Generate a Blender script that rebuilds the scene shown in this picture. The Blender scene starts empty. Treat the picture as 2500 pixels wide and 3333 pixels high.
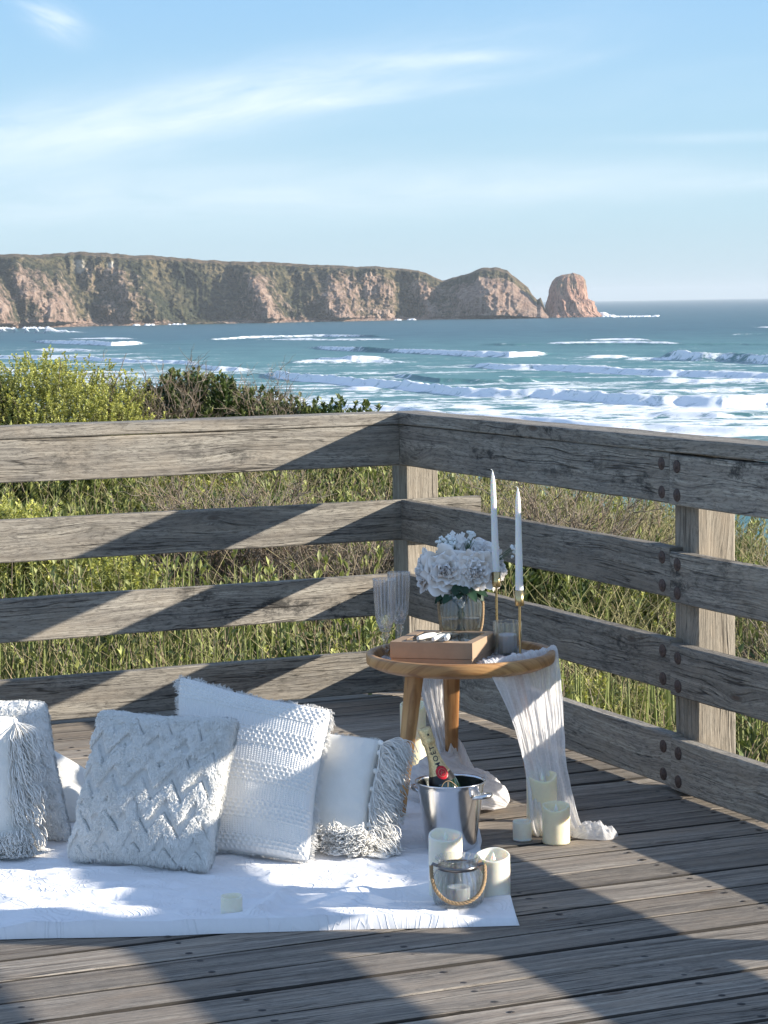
import bpy, math, random
import numpy as np
from mathutils import Vector, Matrix
random.seed(7)
rng = np.random.default_rng(11)
SC = bpy.context.scene
COL = SC.collection
PI = math.pi

# ------------------------------------------------------------------ frames
PSI = 0.4034
CX, CY = 0.0623, 8.946
CU, SU = math.cos(PSI), math.sin(PSI)
def W(u, v, z=0.0):
    """deck frame: u along the far railing (to the right), v along the side railing (towards the viewer)"""
    return np.array([CX + u*CU + v*SU, CY + u*SU - v*CU, z])
def UV(x, y):
    dx, dy = x-CX, y-CY
    return dx*CU + dy*SU, dx*SU - dy*CU

# ------------------------------------------------------------------ object helpers
def tag(o, label=None, cat=None, group=None, kind=None):
    if label: o['label'] = label
    if cat: o['category'] = cat
    if group: o['group'] = group
    if kind: o['kind'] = kind
    return o
def root(name, loc, label, cat, group=None):
    o = bpy.data.objects.new(name, None)
    o.empty_display_size = 0.05
    COL.objects.link(o)
    o.location = Vector([float(c) for c in loc])
    return tag(o, label, cat, group)

class MB:
    """collects numpy verts and polygons plus an optional per vertex vector attribute"""
    def __init__(s):
        s.v = []; s.f = []; s.a = []; s.n = 0; s.sm = []
    def add(s, verts, faces, attr=None, smooth=True):
        verts = np.asarray(verts, dtype=np.float64).reshape(-1, 3)
        s.v.append(verts)
        s.f.append((np.asarray(faces, dtype=np.int64) + s.n))
        s.sm.append(smooth)
        if attr is None: attr = np.zeros((len(verts), 3))
        s.a.append(np.asarray(attr, dtype=np.float64).reshape(-1, 3))
        s.n += len(verts)
        return s
    def build(s, name, mat, parent=None, off=None, attrname='gc'):
        V = np.concatenate(s.v); A = np.concatenate(s.a)
        if parent is not None:
            p = parent; o_ = np.zeros(3)
            while p is not None:
                o_ += np.array(p.location[:]); p = p.parent
            V = V - o_
        me = bpy.data.meshes.new(name)
        sizes = np.concatenate([np.full(len(f), f.shape[1]) for f in s.f])
        loops = np.concatenate([f.ravel() for f in s.f])
        me.vertices.add(len(V)); me.vertices.foreach_set('co', V.astype(np.float32).ravel())
        me.loops.add(len(loops)); me.loops.foreach_set('vertex_index', loops.astype(np.int32))
        me.polygons.add(len(sizes))
        me.polygons.foreach_set('loop_start', np.concatenate([[0], np.cumsum(sizes)[:-1]]).astype(np.int32))
        me.polygons.foreach_set('loop_total', sizes.astype(np.int32))
        sm = np.concatenate([np.full(len(f), k) for f, k in zip(s.f, s.sm)])
        me.polygons.foreach_set('use_smooth', sm)
        me.update(calc_edges=True)
        at = me.attributes.new(attrname, 'FLOAT_VECTOR', 'POINT')
        at.data.foreach_set('vector', A.astype(np.float32).ravel())
        me.validate()
        me.materials.append(mat)
        o = bpy.data.objects.new(name, me)
        COL.objects.link(o)
        if parent is not None: o.parent = parent
        return o

def grid_faces(nu, nv, wrap=False):
    i = np.arange(nu-1)[:, None]; j = np.arange(nv if wrap else nv-1)[None, :]
    j2 = (j+1) % nv
    a = i*nv+j; b = (i+1)*nv+j; c = (i+1)*nv+j2; d = i*nv+j2
    return np.stack([a, b, c, d], -1).reshape(-1, 4)

def lathe(mb, prof, c, seg=40, axis=(0,0,1), ribs=0, ribamp=0.0, attr=None, rfun=None, zs=1.0, afun=None):
    """profile of (radius, height) swept round an axis through c"""
    prof = np.array(prof, float); prof[:, 1] *= zs
    ax = np.array(axis, float); ax /= np.linalg.norm(ax)
    t = np.array([1., 0, 0]) if abs(ax[0]) < .8 else np.array([0, 1., 0])
    e1 = np.cross(ax, t); e1 /= np.linalg.norm(e1); e2 = np.cross(ax, e1)
    th = np.linspace(0, 2*PI, seg, endpoint=False)
    R = prof[:, 0][:, None] * (1 + ribamp*np.cos(ribs*th)[None, :])
    if rfun is not None: R = rfun(R, prof[:, 1][:, None], th[None, :])
    P = (np.array(c, float) + prof[:, 1][:, None, None]*ax + R[:, :, None]*(np.cos(th)[None, :, None]*e1 + np.sin(th)[None, :, None]*e2))
    if attr is None and (ribs or afun):
        q = afun(prof[:, 1][:, None], th[None, :]) if afun else .5+.5*np.cos(ribs*th)[None, :]+0*R
        attr = np.stack([q+0*R, 0*R, 0*R], -1).reshape(-1, 3)
    mb.add(P.reshape(-1, 3), grid_faces(len(prof), seg, True)[:, ::-1], attr)

def tube(mb, pts, rad, sides=8, attr=None, caps=True, closed=False):
    pts = np.array(pts, float); n = len(pts)
    rad = np.full(n, rad) if np.isscalar(rad) else np.array(rad, float)
    tg = np.gradient(pts, axis=0); tg /= np.linalg.norm(tg, axis=1)[:, None] + 1e-12
    up = np.array([0, 0, 1.]) if abs(tg[0][2]) < .9 else np.array([1., 0, 0])
    N = []
    nrm = up - tg[0]*np.dot(up, tg[0]); nrm /= np.linalg.norm(nrm)
    for k in range(n):
        nrm = nrm - tg[k]*np.dot(nrm, tg[k]); nrm /= np.linalg.norm(nrm)+1e-12; N.append(nrm)
    N = np.array(N); B = np.cross(tg, N)
    th = np.linspace(0, 2*PI, sides, endpoint=False)
    P = pts[:, None, :] + rad[:, None, None]*(np.cos(th)[None, :, None]*N[:, None, :] + np.sin(th)[None, :, None]*B[:, None, :])
    mb.add(P.reshape(-1, 3), grid_faces(n, sides, True), attr if attr is None else np.repeat(attr, sides, 0))
    if caps:
        for k, base in ((0, 0), (n-1, (n-1)*sides)):
            c = np.vstack([P[k], pts[k][None]]); f = [[i, (i+1) % sides, sides] for i in range(sides)]
            mb.add(c, f)

def twigs(mb, P, R, sides=3, attr=None):
    """many polylines at once: P (N,K,3), R (N,K)"""
    N, K, _ = P.shape
    tg = np.gradient(P, axis=1); tg /= np.linalg.norm(tg, axis=2, keepdims=True)+1e-9
    a = np.cross(tg, np.array([0.31, 0.17, 0.93])); a /= np.linalg.norm(a, axis=2, keepdims=True)+1e-9
    b = np.cross(tg, a)
    th = np.linspace(0, 2*PI, sides, endpoint=False)
    V = P[:, :, None, :] + R[:, :, None, None]*(np.cos(th)[:, None]*a[:, :, None, :] + np.sin(th)[:, None]*b[:, :, None, :])
    gf = grid_faces(K, sides, True)
    F = (gf[None] + (np.arange(N)*K*sides)[:, None, None]).reshape(-1, 4)
    if attr is not None: attr = np.repeat(attr.reshape(N, 1, 3), K*sides, 1).reshape(-1, 3)
    mb.add(V.reshape(-1, 3), F, attr, smooth=True)

# value noise ---------------------------------------------------------------
_T = rng.random((256, 256))
def vn(x, y):
    x = np.asarray(x, float); y = np.asarray(y, float)
    xi = np.floor(x).astype(int); yi = np.floor(y).astype(int)
    fx = x-xi; fy = y-yi
    fx = fx*fx*(3-2*fx); fy = fy*fy*(3-2*fy)
    a = _T[xi & 255, yi & 255]; b = _T[(xi+1) & 255, yi & 255]
    c = _T[xi & 255, (yi+1) & 255]; d = _T[(xi+1) & 255, (yi+1) & 255]
    return (a*(1-fx)+b*fx)*(1-fy) + (c*(1-fx)+d*fx)*fy
def fbm(x, y, o=4, g=.5):
    s = 0; a = 1; t = 0
    for k in range(o):
        s = s + a*vn(np.asarray(x)*2**k+17.3*k, np.asarray(y)*2**k+5.1*k); t += a; a *= g
    return s/t
def ridged(x, y, o=4, g=.5):
    s = 0; a = 1; t = 0
    for k in range(o):
        s = s + a*(1-np.abs(2*vn(np.asarray(x)*2**k+31.3*k, np.asarray(y)*2**k+9.1*k)-1)); t += a; a *= g
    return s/t
def sstep(a, b, x):
    t = np.clip((x-a)/(b-a), 0, 1); return t*t*(3-2*t)

# ------------------------------------------------------------------ materials
def mat(name):
    m = bpy.data.materials.new(name); m.use_nodes = True
    nt = m.node_tree; nt.nodes.clear()
    return m, nt
class G:
    """tiny node graph helper"""
    def __init__(s, nt): s.nt = nt
    def n(s, t, **kw):
        nd = s.nt.nodes.new(t)
        for k, v in kw.items():
            if k.startswith('i_'):
                nd.inputs[k[2:].replace('_', ' ')].default_value = v
            else: setattr(nd, k, v)
        return nd
    def l(s, a, b): s.nt.links.new(a, b)
    def math(s, op, a, b=None, c=None, clamp=False):
        nd = s.nt.nodes.new('ShaderNodeMath'); nd.operation = op; nd.use_clamp = clamp
        for i, x in enumerate((a, b, c)):
            if x is None: continue
            if isinstance(x, (int, float)): nd.inputs[i].default_value = x
            else: s.l(x, nd.inputs[i])
        return nd.outputs[0]
    def vmul(s, a, vec):
        nd = s.nt.nodes.new('ShaderNodeVectorMath'); nd.operation = 'MULTIPLY'
        s.l(a, nd.inputs[0]); nd.inputs[1].default_value = vec
        return nd.outputs[0]
    def vadd(s, a, b):
        nd = s.nt.nodes.new('ShaderNodeVectorMath'); nd.operation = 'ADD'
        s.l(a, nd.inputs[0])
        if isinstance(b, tuple): nd.inputs[1].default_value = b
        else: s.l(b, nd.inputs[1])
        return nd.outputs[0]
    def noise(s, vec, scale, detail=4, rough=.55, dist=0):
        nd = s.nt.nodes.new('ShaderNodeTexNoise')
        if vec is not None: s.l(vec, nd.inputs['Vector'])
        nd.inputs['Scale'].default_value = scale; nd.inputs['Detail'].default_value = detail
        nd.inputs['Roughness'].default_value = rough; nd.inputs['Distortion'].default_value = dist
        return nd.outputs['Fac']
    def ramp(s, fac, stops, interp='LINEAR'):
        nd = s.nt.nodes.new('ShaderNodeValToRGB'); nd.color_ramp.interpolation = interp
        e = nd.color_ramp.elements
        while len(e) < len(stops): e.new(.5)
        for k, (p, c) in enumerate(stops):
            e[k].position = p
            e[k].color = (c, c, c, 1) if isinstance(c, (int, float)) else (*c, 1)
        s.l(fac, nd.inputs['Fac'])
        return nd.outputs['Color']
    def mix(s, fac, a, b, mode='MIX'):
        nd = s.nt.nodes.new('ShaderNodeMix'); nd.data_type = 'RGBA'; nd.blend_type = mode
        for x, i in ((fac, 0), (a, 6), (b, 7)):
            if isinstance(x, (int, float)): nd.inputs[i].default_value = x
            elif isinstance(x, tuple): nd.inputs[i].default_value = (*x, 1)
            else: s.l(x, nd.inputs[i])
        return nd.outputs[2]
    def attr(s, name='gc'):
        nd = s.nt.nodes.new('ShaderNodeAttribute'); nd.attribute_name = name
        return nd.outputs['Vector']
    def sep(s, v):
        nd = s.nt.nodes.new('ShaderNodeSeparateXYZ'); s.l(v, nd.inputs[0]); return nd.outputs
    def comb(s, x, y, z):
        nd = s.nt.nodes.new('ShaderNodeCombineXYZ')
        for i, q in enumerate((x, y, z)):
            if isinstance(q, (int, float)): nd.inputs[i].default_value = q
            else: s.l(q, nd.inputs[i])
        return nd.outputs[0]
    def bump(s, h, strength=.5, dist=.01, nrm=None):
        nd = s.nt.nodes.new('ShaderNodeBump'); nd.inputs['Strength'].default_value = strength
        nd.inputs['Distance'].default_value = dist; s.l(h, nd.inputs['Height'])
        if nrm is not None: s.l(nrm, nd.inputs['Normal'])
        return nd.outputs[0]
    def pbr(s, col, rough=.6, nrm=None, **kw):
        nd = s.nt.nodes.new('ShaderNodeBsdfPrincipled')
        if isinstance(col, tuple): nd.inputs['Base Color'].default_value = (*col, 1)
        else: s.l(col, nd.inputs['Base Color'])
        if isinstance(rough, (int, float)): nd.inputs['Roughness'].default_value = rough
        else: s.l(rough, nd.inputs['Roughness'])
        if nrm is not None: s.l(nrm, nd.inputs['Normal'])
        for k, v in kw.items():
            nd.inputs[k.replace('_', ' ')].default_value = v
        return nd.outputs[0]
    def out(s, sh):
        o = s.nt.nodes.new('ShaderNodeOutputMaterial'); s.l(sh, o.inputs['Surface'])
    def obj(s):
        return s.nt.nodes.new('ShaderNodeTexCoord').outputs['Object']

def wood_weathered(name, light, dark, warm, lichen=.5, grain=1.0, deck=False):
    """gc = (length in m, across in m, board seed)"""
    m, nt = mat(name); g = G(nt)
    gc = g.attr(); x, y, z = g.sep(gc)
    sd = g.math('MULTIPLY', z, 13.7)
    # slow wander of the grain
    wob = g.noise(g.comb(g.math('MULTIPLY', x, 1.3), g.math('MULTIPLY', y, 5.0), sd), 1.0, 3, .5)
    yy = g.math('ADD', y, g.math('MULTIPLY', g.math('SUBTRACT', wob, .5), .06))
    # knots push the grain aside
    kv = g.nt.nodes.new('ShaderNodeTexVoronoi'); kv.inputs['Scale'].default_value = 1.0
    kvec = g.comb(g.math('MULTIPLY', x, 2.1), g.math('MULTIPLY', y, 6.5), sd)
    g.l(kvec, kv.inputs['Vector'])
    kd = kv.outputs['Distance']
    kn = g.math('POWER', g.math('SUBTRACT', 1.0, g.math('MULTIPLY', kd, 2.2), clamp=True), 2.0)
    yk = g.math('ADD', yy, g.math('MULTIPLY', kn, .03))
    fine = g.noise(g.comb(g.math('MULTIPLY', x, 4.0*grain), g.math('MULTIPLY', yk, 170.0), sd), 1.0, 5, .65)
    broad = g.noise(g.comb(g.math('MULTIPLY', x, 1.1), g.math('MULTIPLY', yk, 42.0), sd), 1.0, 4, .6)
    flecks = g.noise(g.comb(g.math('MULTIPLY', x, 26.0), g.math('MULTIPLY', yk, 150.0), sd), 1.0, 5, .75, .6)
    blot = g.noise(g.comb(g.math('MULTIPLY', x, 3.5), g.math('MULTIPLY', y, 9.0), sd), 1.0, 6, .7)
    base = g.mix(g.ramp(broad, [(.34, 0.0), (.66, 1.0)]), dark, light)
    base = g.mix(g.ramp(fine, [(.30, .75), (.56, 0.0)]), base, tuple(c*.55 for c in dark))
    base = g.mix(g.ramp(flecks, [(.38, .6*lichen+.25), (.52, 0.0)]), base, tuple(c*.42 for c in dark))
    # warm patches and per board tone
    wn = g.nt.nodes.new('ShaderNodeTexWhiteNoise'); wn.noise_dimensions = '1D'; g.l(sd, wn.inputs['W'])
    base = g.mix(g.math('MULTIPLY', g.ramp(blot, [(.45, 0.0), (.7, 1.0)]), .55), base, warm)
    tone = g.math('ADD', .72, g.math('MULTIPLY', wn.outputs['Value'], .46))
    base = g.mix(1.0, base, g.comb(tone, tone, tone), 'MULTIPLY')
    # dark lichen / mould
    spot = g.noise(g.comb(g.math('MULTIPLY', x, 9.0), g.math('MULTIPLY', y, 16.0), g.math('ADD', sd, 4.0)), 1.0, 8, .8)
    big = g.noise(g.comb(g.math('MULTIPLY', x, 1.6), g.math('MULTIPLY', y, 4.0), g.math('ADD', sd, 9.0)), 1.0, 2, .5)
    lm = g.math('MULTIPLY', g.ramp(spot, [(.50, 0.0), (.60, 1.0)]), g.ramp(big, [(.52, 0.0), (.66, lichen)]))
    base = g.mix(lm, base, (.045, .043, .040))
    # knot hearts and cracks
    base = g.mix(g.ramp(kd, [(.035, .8), (.085, 0.0)]), base, (.10, .065, .045))
    ring = g.math('MULTIPLY', g.math('SINE', g.math('MULTIPLY', kd, 130.0)), .5)
    rm = g.math('MULTIPLY', g.ramp(kd, [(.06, .5), (.20, 0.0)]), g.math('GREATER_THAN', ring, .15))
    base = g.mix(rm, base, tuple(c*.5 for c in dark))
    cr = g.noise(g.comb(g.math('MULTIPLY', x, .9), g.math('MULTIPLY', yk, 30.0), g.math('ADD', sd, 21.0)), 1.0, 3, .5)
    crack = g.ramp(g.math('ABSOLUTE', g.math('SUBTRACT', cr, .5)), [(.0, 1.0), (.012, 0.0)])
    cmask = g.ramp(g.noise(g.comb(g.math('MULTIPLY', x, 1.7), g.math('MULTIPLY', y, 7.0), g.math('ADD', sd, 33.0)), 1.0, 2, .5), [(.44, 0.0), (.54, 1.0)])
    ck = g.math('MULTIPLY', crack, cmask)
    base = g.mix(g.math('MULTIPLY', ck, .85), base, (.03, .027, .025))
    if deck:   # all board faces but the top coloured darker
        edge_dark = g.math('ADD', g.math('LESS_THAN', y, .1865), g.math('GREATER_THAN', y, .3435), clamp=True)
        base = g.mix(g.math('MULTIPLY', edge_dark, .88), base, (.022, .019, .017))
    h = g.math('ADD', g.math('MULTIPLY', fine, .9), g.math('ADD', g.math('MULTIPLY', flecks, .6), g.math('MULTIPLY', broad, .5)))
    h = g.math('SUBTRACT', h, g.math('MULTIPLY', ck, 1.6))
    g.out(g.pbr(base, .86, g.bump(h, .75, .004), Specular_IOR_Level=.25))
    return m

M = {}
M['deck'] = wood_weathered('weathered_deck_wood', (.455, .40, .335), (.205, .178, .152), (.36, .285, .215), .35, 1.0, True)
M['rail'] = wood_weathered('weathered_rail_wood', (.47, .43, .365), (.235, .212, .185), (.37, .31, .24), .9)
M['post'] = wood_weathered('weathered_post_wood', (.50, .445, .37), (.31, .27, .22), (.44, .35, .26), .35, .8)

def table_wood():
    m, nt = mat('oiled_acacia'); g = G(nt)
    gc = g.attr(); x, y, z = g.sep(gc)
    n1 = g.noise(g.comb(g.math('MULTIPLY', x, 5.0), g.math('MULTIPLY', y, 60.0), z), 1.0, 4, .6, .4)
    n2 = g.noise(g.comb(g.math('MULTIPLY', x, 2.0), g.math('MULTIPLY', y, 12.0), z), 1.0, 3, .5)
    c = g.ramp(n2, [(.3, (.30, .145, .050)), (.5, (.47, .245, .092)), (.72, (.63, .385, .165))])
    c = g.mix(g.ramp(n1, [(.38, .6), (.52, 0.0)]), c, (.20, .075, .022))
    g.out(g.pbr(c, .42, g.bump(n1, .25, .002)))
    return m
M['table'] = table_wood()

def simple(name, col, rough=.6, noise_s=None, amt=.15, bump=.0, bs=60., **kw):
    m, nt = mat(name); g = G(nt); o = g.obj()
    c = col; nrm = None
    if noise_s:
        n = g.noise(o, noise_s, 4, .6)
        c = g.mix(g.ramp(n, [(.3, 0.0), (.7, 1.0)]), tuple(q*(1-amt) for q in col), tuple(min(1, q*(1+amt)) for q in col))
    if bump:
        nrm = g.bump(g.noise(o, bs, 5, .7), bump, .003)
    g.out(g.pbr(c, rough, nrm, **kw))
    return m
def fabric(name, col, weave=900., strength=.35, fuzz=None, yellow=.05):
    m, nt = mat(name); g = G(nt); o = g.obj()
    n = g.noise(o, 22., 4, .6); n2 = g.noise(o, weave, 2, .6)
    c = g.mix(g.ramp(n, [(.3, 0.0), (.7, 1.0)]), tuple(q*.95 for q in col), col)
    c = g.mix(g.ramp(n2, [(.30, .28), (.5, 0.0)]), c, tuple(q*.75 for q in col))
    nr = g.bump(n2, strength, .0015)
    if fuzz: nr = g.bump(g.noise(o, fuzz, 4, .75, .8), .8, .006, nr)
    g.out(g.pbr(c, .95, nr, Sheen_Weight=.35, Specular_IOR_Level=.1))
    return m
M['tufted'] = fabric('tufted_cotton', (.88, .87, .84), 500., .6, 170.)
M['waffle'] = fabric('waffle_cotton', (.86, .84, .81), 700., .4)
M['linen'] = fabric('plain_linen', (.85, .83, .78), 620., .55)
M['yarn_pile'] = simple('tufted_yarn', (.90, .89, .86), .95, 200., .05, Sheen_Weight=.2, Specular_IOR_Level=.05)
M['tassel'] = simple('cotton_yarn', (.92, .90, .86), .9, 300., .08, Sheen_Weight=.3, Specular_IOR_Level=.1)

def blanket_mat():
    m, nt = mat('embossed_cotton'); g = G(nt); o = g.obj()
    x, y, z = g.sep(o)
    v2 = g.comb(x, y, 0.0)
    w = g.noise(v2, 9.0, 3, .55)
    vor = g.nt.nodes.new('ShaderNodeTexVoronoi'); vor.inputs['Scale'].default_value = 6.2
    wv = g.vadd(v2, g.comb(g.math('MULTIPLY', w, .16), g.math('MULTIPLY', w, -.13), 0.0))
    g.l(wv, vor.inputs['Vector'])
    d = vor.outputs['Distance']
    rings = g.math('SINE', g.math('MULTIPLY', d, 44.0))
    r2 = g.ramp(g.math('ABSOLUTE', rings), [(.0, 1.0), (.5, 0.0)])
    v3 = g.nt.nodes.new('ShaderNodeTexVoronoi'); v3.inputs['Scale'].default_value = 30.; g.l(wv, v3.inputs['Vector'])
    pet = g.ramp(v3.outputs['Distance'], [(.15, 1.0), (.5, 0.0)])
    mask = g.ramp(g.noise(v2, 9.0, 2, .5), [(.42, 0.0), (.55, 1.0)])
    h = g.math('ADD', g.math('MULTIPLY', r2, g.math('SUBTRACT', 1.0, g.math('MULTIPLY', mask, .8))), g.math('MULTIPLY', pet, g.math('MULTIPLY', mask, .8)))
    n = g.noise(v2, 500., 2, .6)
    nr = g.bump(h, .50, .0040); nr = g.bump(n, .25, .001, nr)
    g.out(g.pbr((.87, .865, .885), .9, nr, Sheen_Weight=.25, Specular_IOR_Level=.15))
    return m
M['blanket'] = blanket_mat()

def gauze_mat():
    m, nt = mat('sheer_gauze'); g = G(nt)
    gc = g.attr(); x, y, z = g.sep(gc)       # x along, y across, z opacity
    n = g.noise(g.comb(g.math('MULTIPLY', x, 9.0), g.math('MULTIPLY', y, 130.0), 0.0), 1.0, 4, .6, .5)
    n2 = g.noise(g.comb(g.math('MULTIPLY', x, 300.0), g.math('MULTIPLY', y, 300.0), 0.0), 1.0, 2, .6)
    dif = g.n('ShaderNodeBsdfDiffuse'); dif.inputs['Color'].default_value = (.93, .915, .91, 1)
    tr = g.n('ShaderNodeBsdfTranslucent'); tr.inputs['Color'].default_value = (.90, .885, .88, 1)
    nr = g.bump(n, .7, .006); g.l(nr, dif.inputs['Normal']); g.l(nr, tr.inputs['Normal'])
    mx = g.n('ShaderNodeMixShader', i_Fac=.36); g.l(dif.outputs[0], mx.inputs[1]); g.l(tr.outputs[0], mx.inputs[2])
    tp = g.n('ShaderNodeBsdfTransparent')
    m2 = g.n('ShaderNodeMixShader')
    fac = g.math('ADD', z, g.math('MULTIPLY', g.math('SUBTRACT', n, .5), .7), clamp=True)
    fac = g.math('ADD', fac, g.math('MULTIPLY', g.math('SUBTRACT', n2, .5), .3), clamp=True)
    g.l(fac, m2.inputs[0]); g.l(tp.outputs[0], m2.inputs[1]); g.l(mx.outputs[0], m2.inputs[2])
    g.out(m2.outputs[0])
    return m
M['gauze'] = gauze_mat()

def wax(name, col):
    m, nt = mat(name); g = G(nt); o = g.obj()
    n = g.noise(o, 70., 4, .65)
    c = g.mix(g.ramp(n, [(.3, 0.0), (.7, 1.0)]), tuple(q*.93 for q in col), col)
    g.out(g.pbr(c, .5, g.bump(n, .15, .002), Subsurface_Weight=.65, Subsurface_Radius=(.03, .022, .012), Subsurface_Scale=.6))
    return m
M['wax'] = wax('ivory_wax', (.88, .80, .58))
M['wax_pale'] = wax('pale_wax', (.88, .83, .70))
M['wax_white'] = wax('white_wax', (.86, .87, .86))
M['flame'] = simple('candle_flame_plastic', (.88, .84, .74), .35, Subsurface_Weight=.5)

def glass(name, tint=(.97, .98, .98), clear=.62, bump_s=None, rough=.02, edge=2.6, ior=1.08, base=.05, rib_sparkle=.015):
    """thin walled glass: mostly see-through with real reflections and painted rib sparkle"""
    m, nt = mat(name); g = G(nt)
    fr = g.n('ShaderNodeLayerWeight'); fr.inputs['Blend'].default_value = .5
    gl = g.n('ShaderNodeBsdfGlossy'); gl.inputs['Roughness'].default_value = rough
    tp = g.n('ShaderNodeBsdfTransparent'); tp.inputs['Color'].default_value = (*tint, 1)
    rf = g.n('ShaderNodeBsdfRefraction'); rf.inputs['IOR'].default_value = ior; rf.inputs['Color'].default_value = (*tint, 1); rf.inputs['Roughness'].default_value = rough
    if bump_s:
        nr = g.bump(g.noise(g.obj(), bump_s, 2, .5), .6, .004)
        g.l(nr, gl.inputs['Normal']); g.l(nr, rf.inputs['Normal'])
    m0 = g.n('ShaderNodeMixShader', i_Fac=clear); g.l(rf.outputs[0], m0.inputs[1]); g.l(tp.outputs[0], m0.inputs[2])
    m1 = g.n('ShaderNodeMixShader'); g.l(g.math('ADD', base, g.math('MULTIPLY', g.math('POWER', fr.outputs['Facing'], edge), .60), clamp=True), m1.inputs[0]); g.l(m0.outputs[0], m1.inputs[1]); g.l(gl.outputs[0], m1.inputs[2])
    df = g.n('ShaderNodeBsdfTranslucent'); df.inputs['Color'].default_value = (.95, .96, .98, 1)
    dd = g.n('ShaderNodeBsdfDiffuse'); dd.inputs['Color'].default_value = (.95, .96, .98, 1)
    ds = g.n('ShaderNodeMixShader', i_Fac=.5); g.l(df.outputs[0], ds.inputs[1]); g.l(dd.outputs[0], ds.inputs[2])
    gx, gy, gz_ = g.sep(g.attr()); fn_ = g.ramp(gx, [(.25, rib_sparkle*.25), (.85, 2.6*rib_sparkle)])  # diffuse white stands in for highlights and sparkle on ribs and cuts
    g.l(g.ramp(gx, [(.0, tuple(q*.93 for q in tint)), (.55, tint)]), tp.inputs['Color'])  # darker tint between ribs imitates refraction lines
    m2 = g.n('ShaderNodeMixShader'); g.l(fn_, m2.inputs[0]); g.l(m1.outputs[0], m2.inputs[1]); g.l(ds.outputs[0], m2.inputs[2])
    g.out(m2.outputs[0])
    return m
M['glass'] = glass('clear_glass')
M['crystal'] = glass('cut_crystal', (.99, .99, 1.), .8, None, .04, 1.8, 1.08, .06, .085)
M['film'] = glass('clear_film', (.96, .96, .96), .97, 40.)
M['water'] = glass('vase_water', (.86, .82, .74), .9)
M['bottle'] = simple('dark_green_glass', (.006, .022, .008), .06, Coat_Weight=1.0, Specular_IOR_Level=.8)
M['ice'] = glass('reflection_tinted_ice', (.45, .86, .32), .3, 90., .08, 2., 1.1)  # green tint stands in for the bottle's green reflections

def steel():
    m, nt = mat('polished_steel'); g = G(nt); o = g.obj()
    n = g.noise(g.vmul(o, (1, 1, .06)), 60., 3, .6)
    g.out(g.pbr((.78, .77, .77), g.ramp(n, [(.3, .13), (.7, .24)]), g.bump(g.noise(o, 9., 2, .5), .12, .01), Metallic=1.0))
    return m
M['steel'] = steel()
M['dark_metal'] = simple('dark_steel_band', (.22, .21, .21), .28, Metallic=1.0)
M['inner'] = simple('shade_darkened_inner_steel', (.055, .06, .055), .22, Metallic=.7)  # shade and dark reflections inside the bucket put into the steel colour
M['brass'] = simple('brushed_brass', (.62, .47, .24), .27, 60., .12, Metallic=1.0)
M['gold_foil'] = simple('gold_foil', (.74, .58, .32), .34, 200., .25, .6, 130., Metallic=.75)
M['black_foil'] = simple('black_label', (.012, .011, .012), .3)
M['red'] = simple('red_seal', (.62, .012, .022), .35, 150., .25)
M['ink'] = simple('printed_ink', (.02, .02, .03), .5)
M['gold_line'] = simple('gold_print', (.55, .38, .22), .4)
M['rope'] = simple('jute_rope', (.40, .27, .15), .9, 260., .35, .6, 400.)
M['kraft'] = simple('kraft_card', (.38, .265, .175), .72, 40., .06, .15, 300.)
M['kraft_in'] = simple('picnic_food', (.80, .74, .62), .7, 24., .55)
M['white_ceramic'] = simple('white_handle', (.86, .85, .80), .25)
M['rust'] = simple('rusty_bolt', (.085, .056, .046), .75, 120., .45, .6, 150.)
M['screw'] = simple('dark_screw', (.045, .038, .034), .6)

def petal():
    m, nt = mat('silk_petal'); g = G(nt)
    gc = g.attr(); x, y, z = g.sep(gc)     # x = 0 base .. 1 rim, y = flower tint
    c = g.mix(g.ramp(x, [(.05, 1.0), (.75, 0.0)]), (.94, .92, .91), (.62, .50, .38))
    d = g.n('ShaderNodeBsdfDiffuse'); g.l(c, d.inputs[0]); t = g.n('ShaderNodeBsdfTranslucent'); g.l(c, t.inputs[0])
    nr = g.bump(g.noise(g.obj(), 140., 3, .6), .35, .003); g.l(nr, d.inputs['Normal'])
    mx = g.n('ShaderNodeMixShader', i_Fac=.12); g.l(d.outputs[0], mx.inputs[1]); g.l(t.outputs[0], mx.inputs[2])
    g.out(mx.outputs[0]); return m
M['petal'] = petal()
M['bud'] = simple('white_bud', (.82, .85, .84), .8)

def leafmat(name, tl=.2, rough=.5, var=.25):
    """gc carries the leaf's own colour"""
    m, nt = mat(name); g = G(nt)
    gc = g.attr()
    n = g.noise(g.obj(), 14., 2, .5)
    c = g.mix(1.0, gc, g.ramp(n, [(.3, 1-var), (.7, 1+var*.6)]), 'MULTIPLY')
    p = g.pbr(c, rough, None, Specular_IOR_Level=.35)
    t = g.n('ShaderNodeBsdfTranslucent'); g.l(g.mix(1.0, c, (1.2, 1.25, .75), 'MULTIPLY'), t.inputs[0])
    mx = g.n('ShaderNodeMixShader', i_Fac=tl); g.l(p, mx.inputs[1]); g.l(t.outputs[0], mx.inputs[2])
    g.out(mx.outputs[0]); return m
M['leaf'] = leafmat('shrub_leaf')
M['leaf_dark'] = leafmat('silk_leaf', .1, .5)
M['dry'] = leafmat('dry_stalk', .12, .85)

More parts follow.
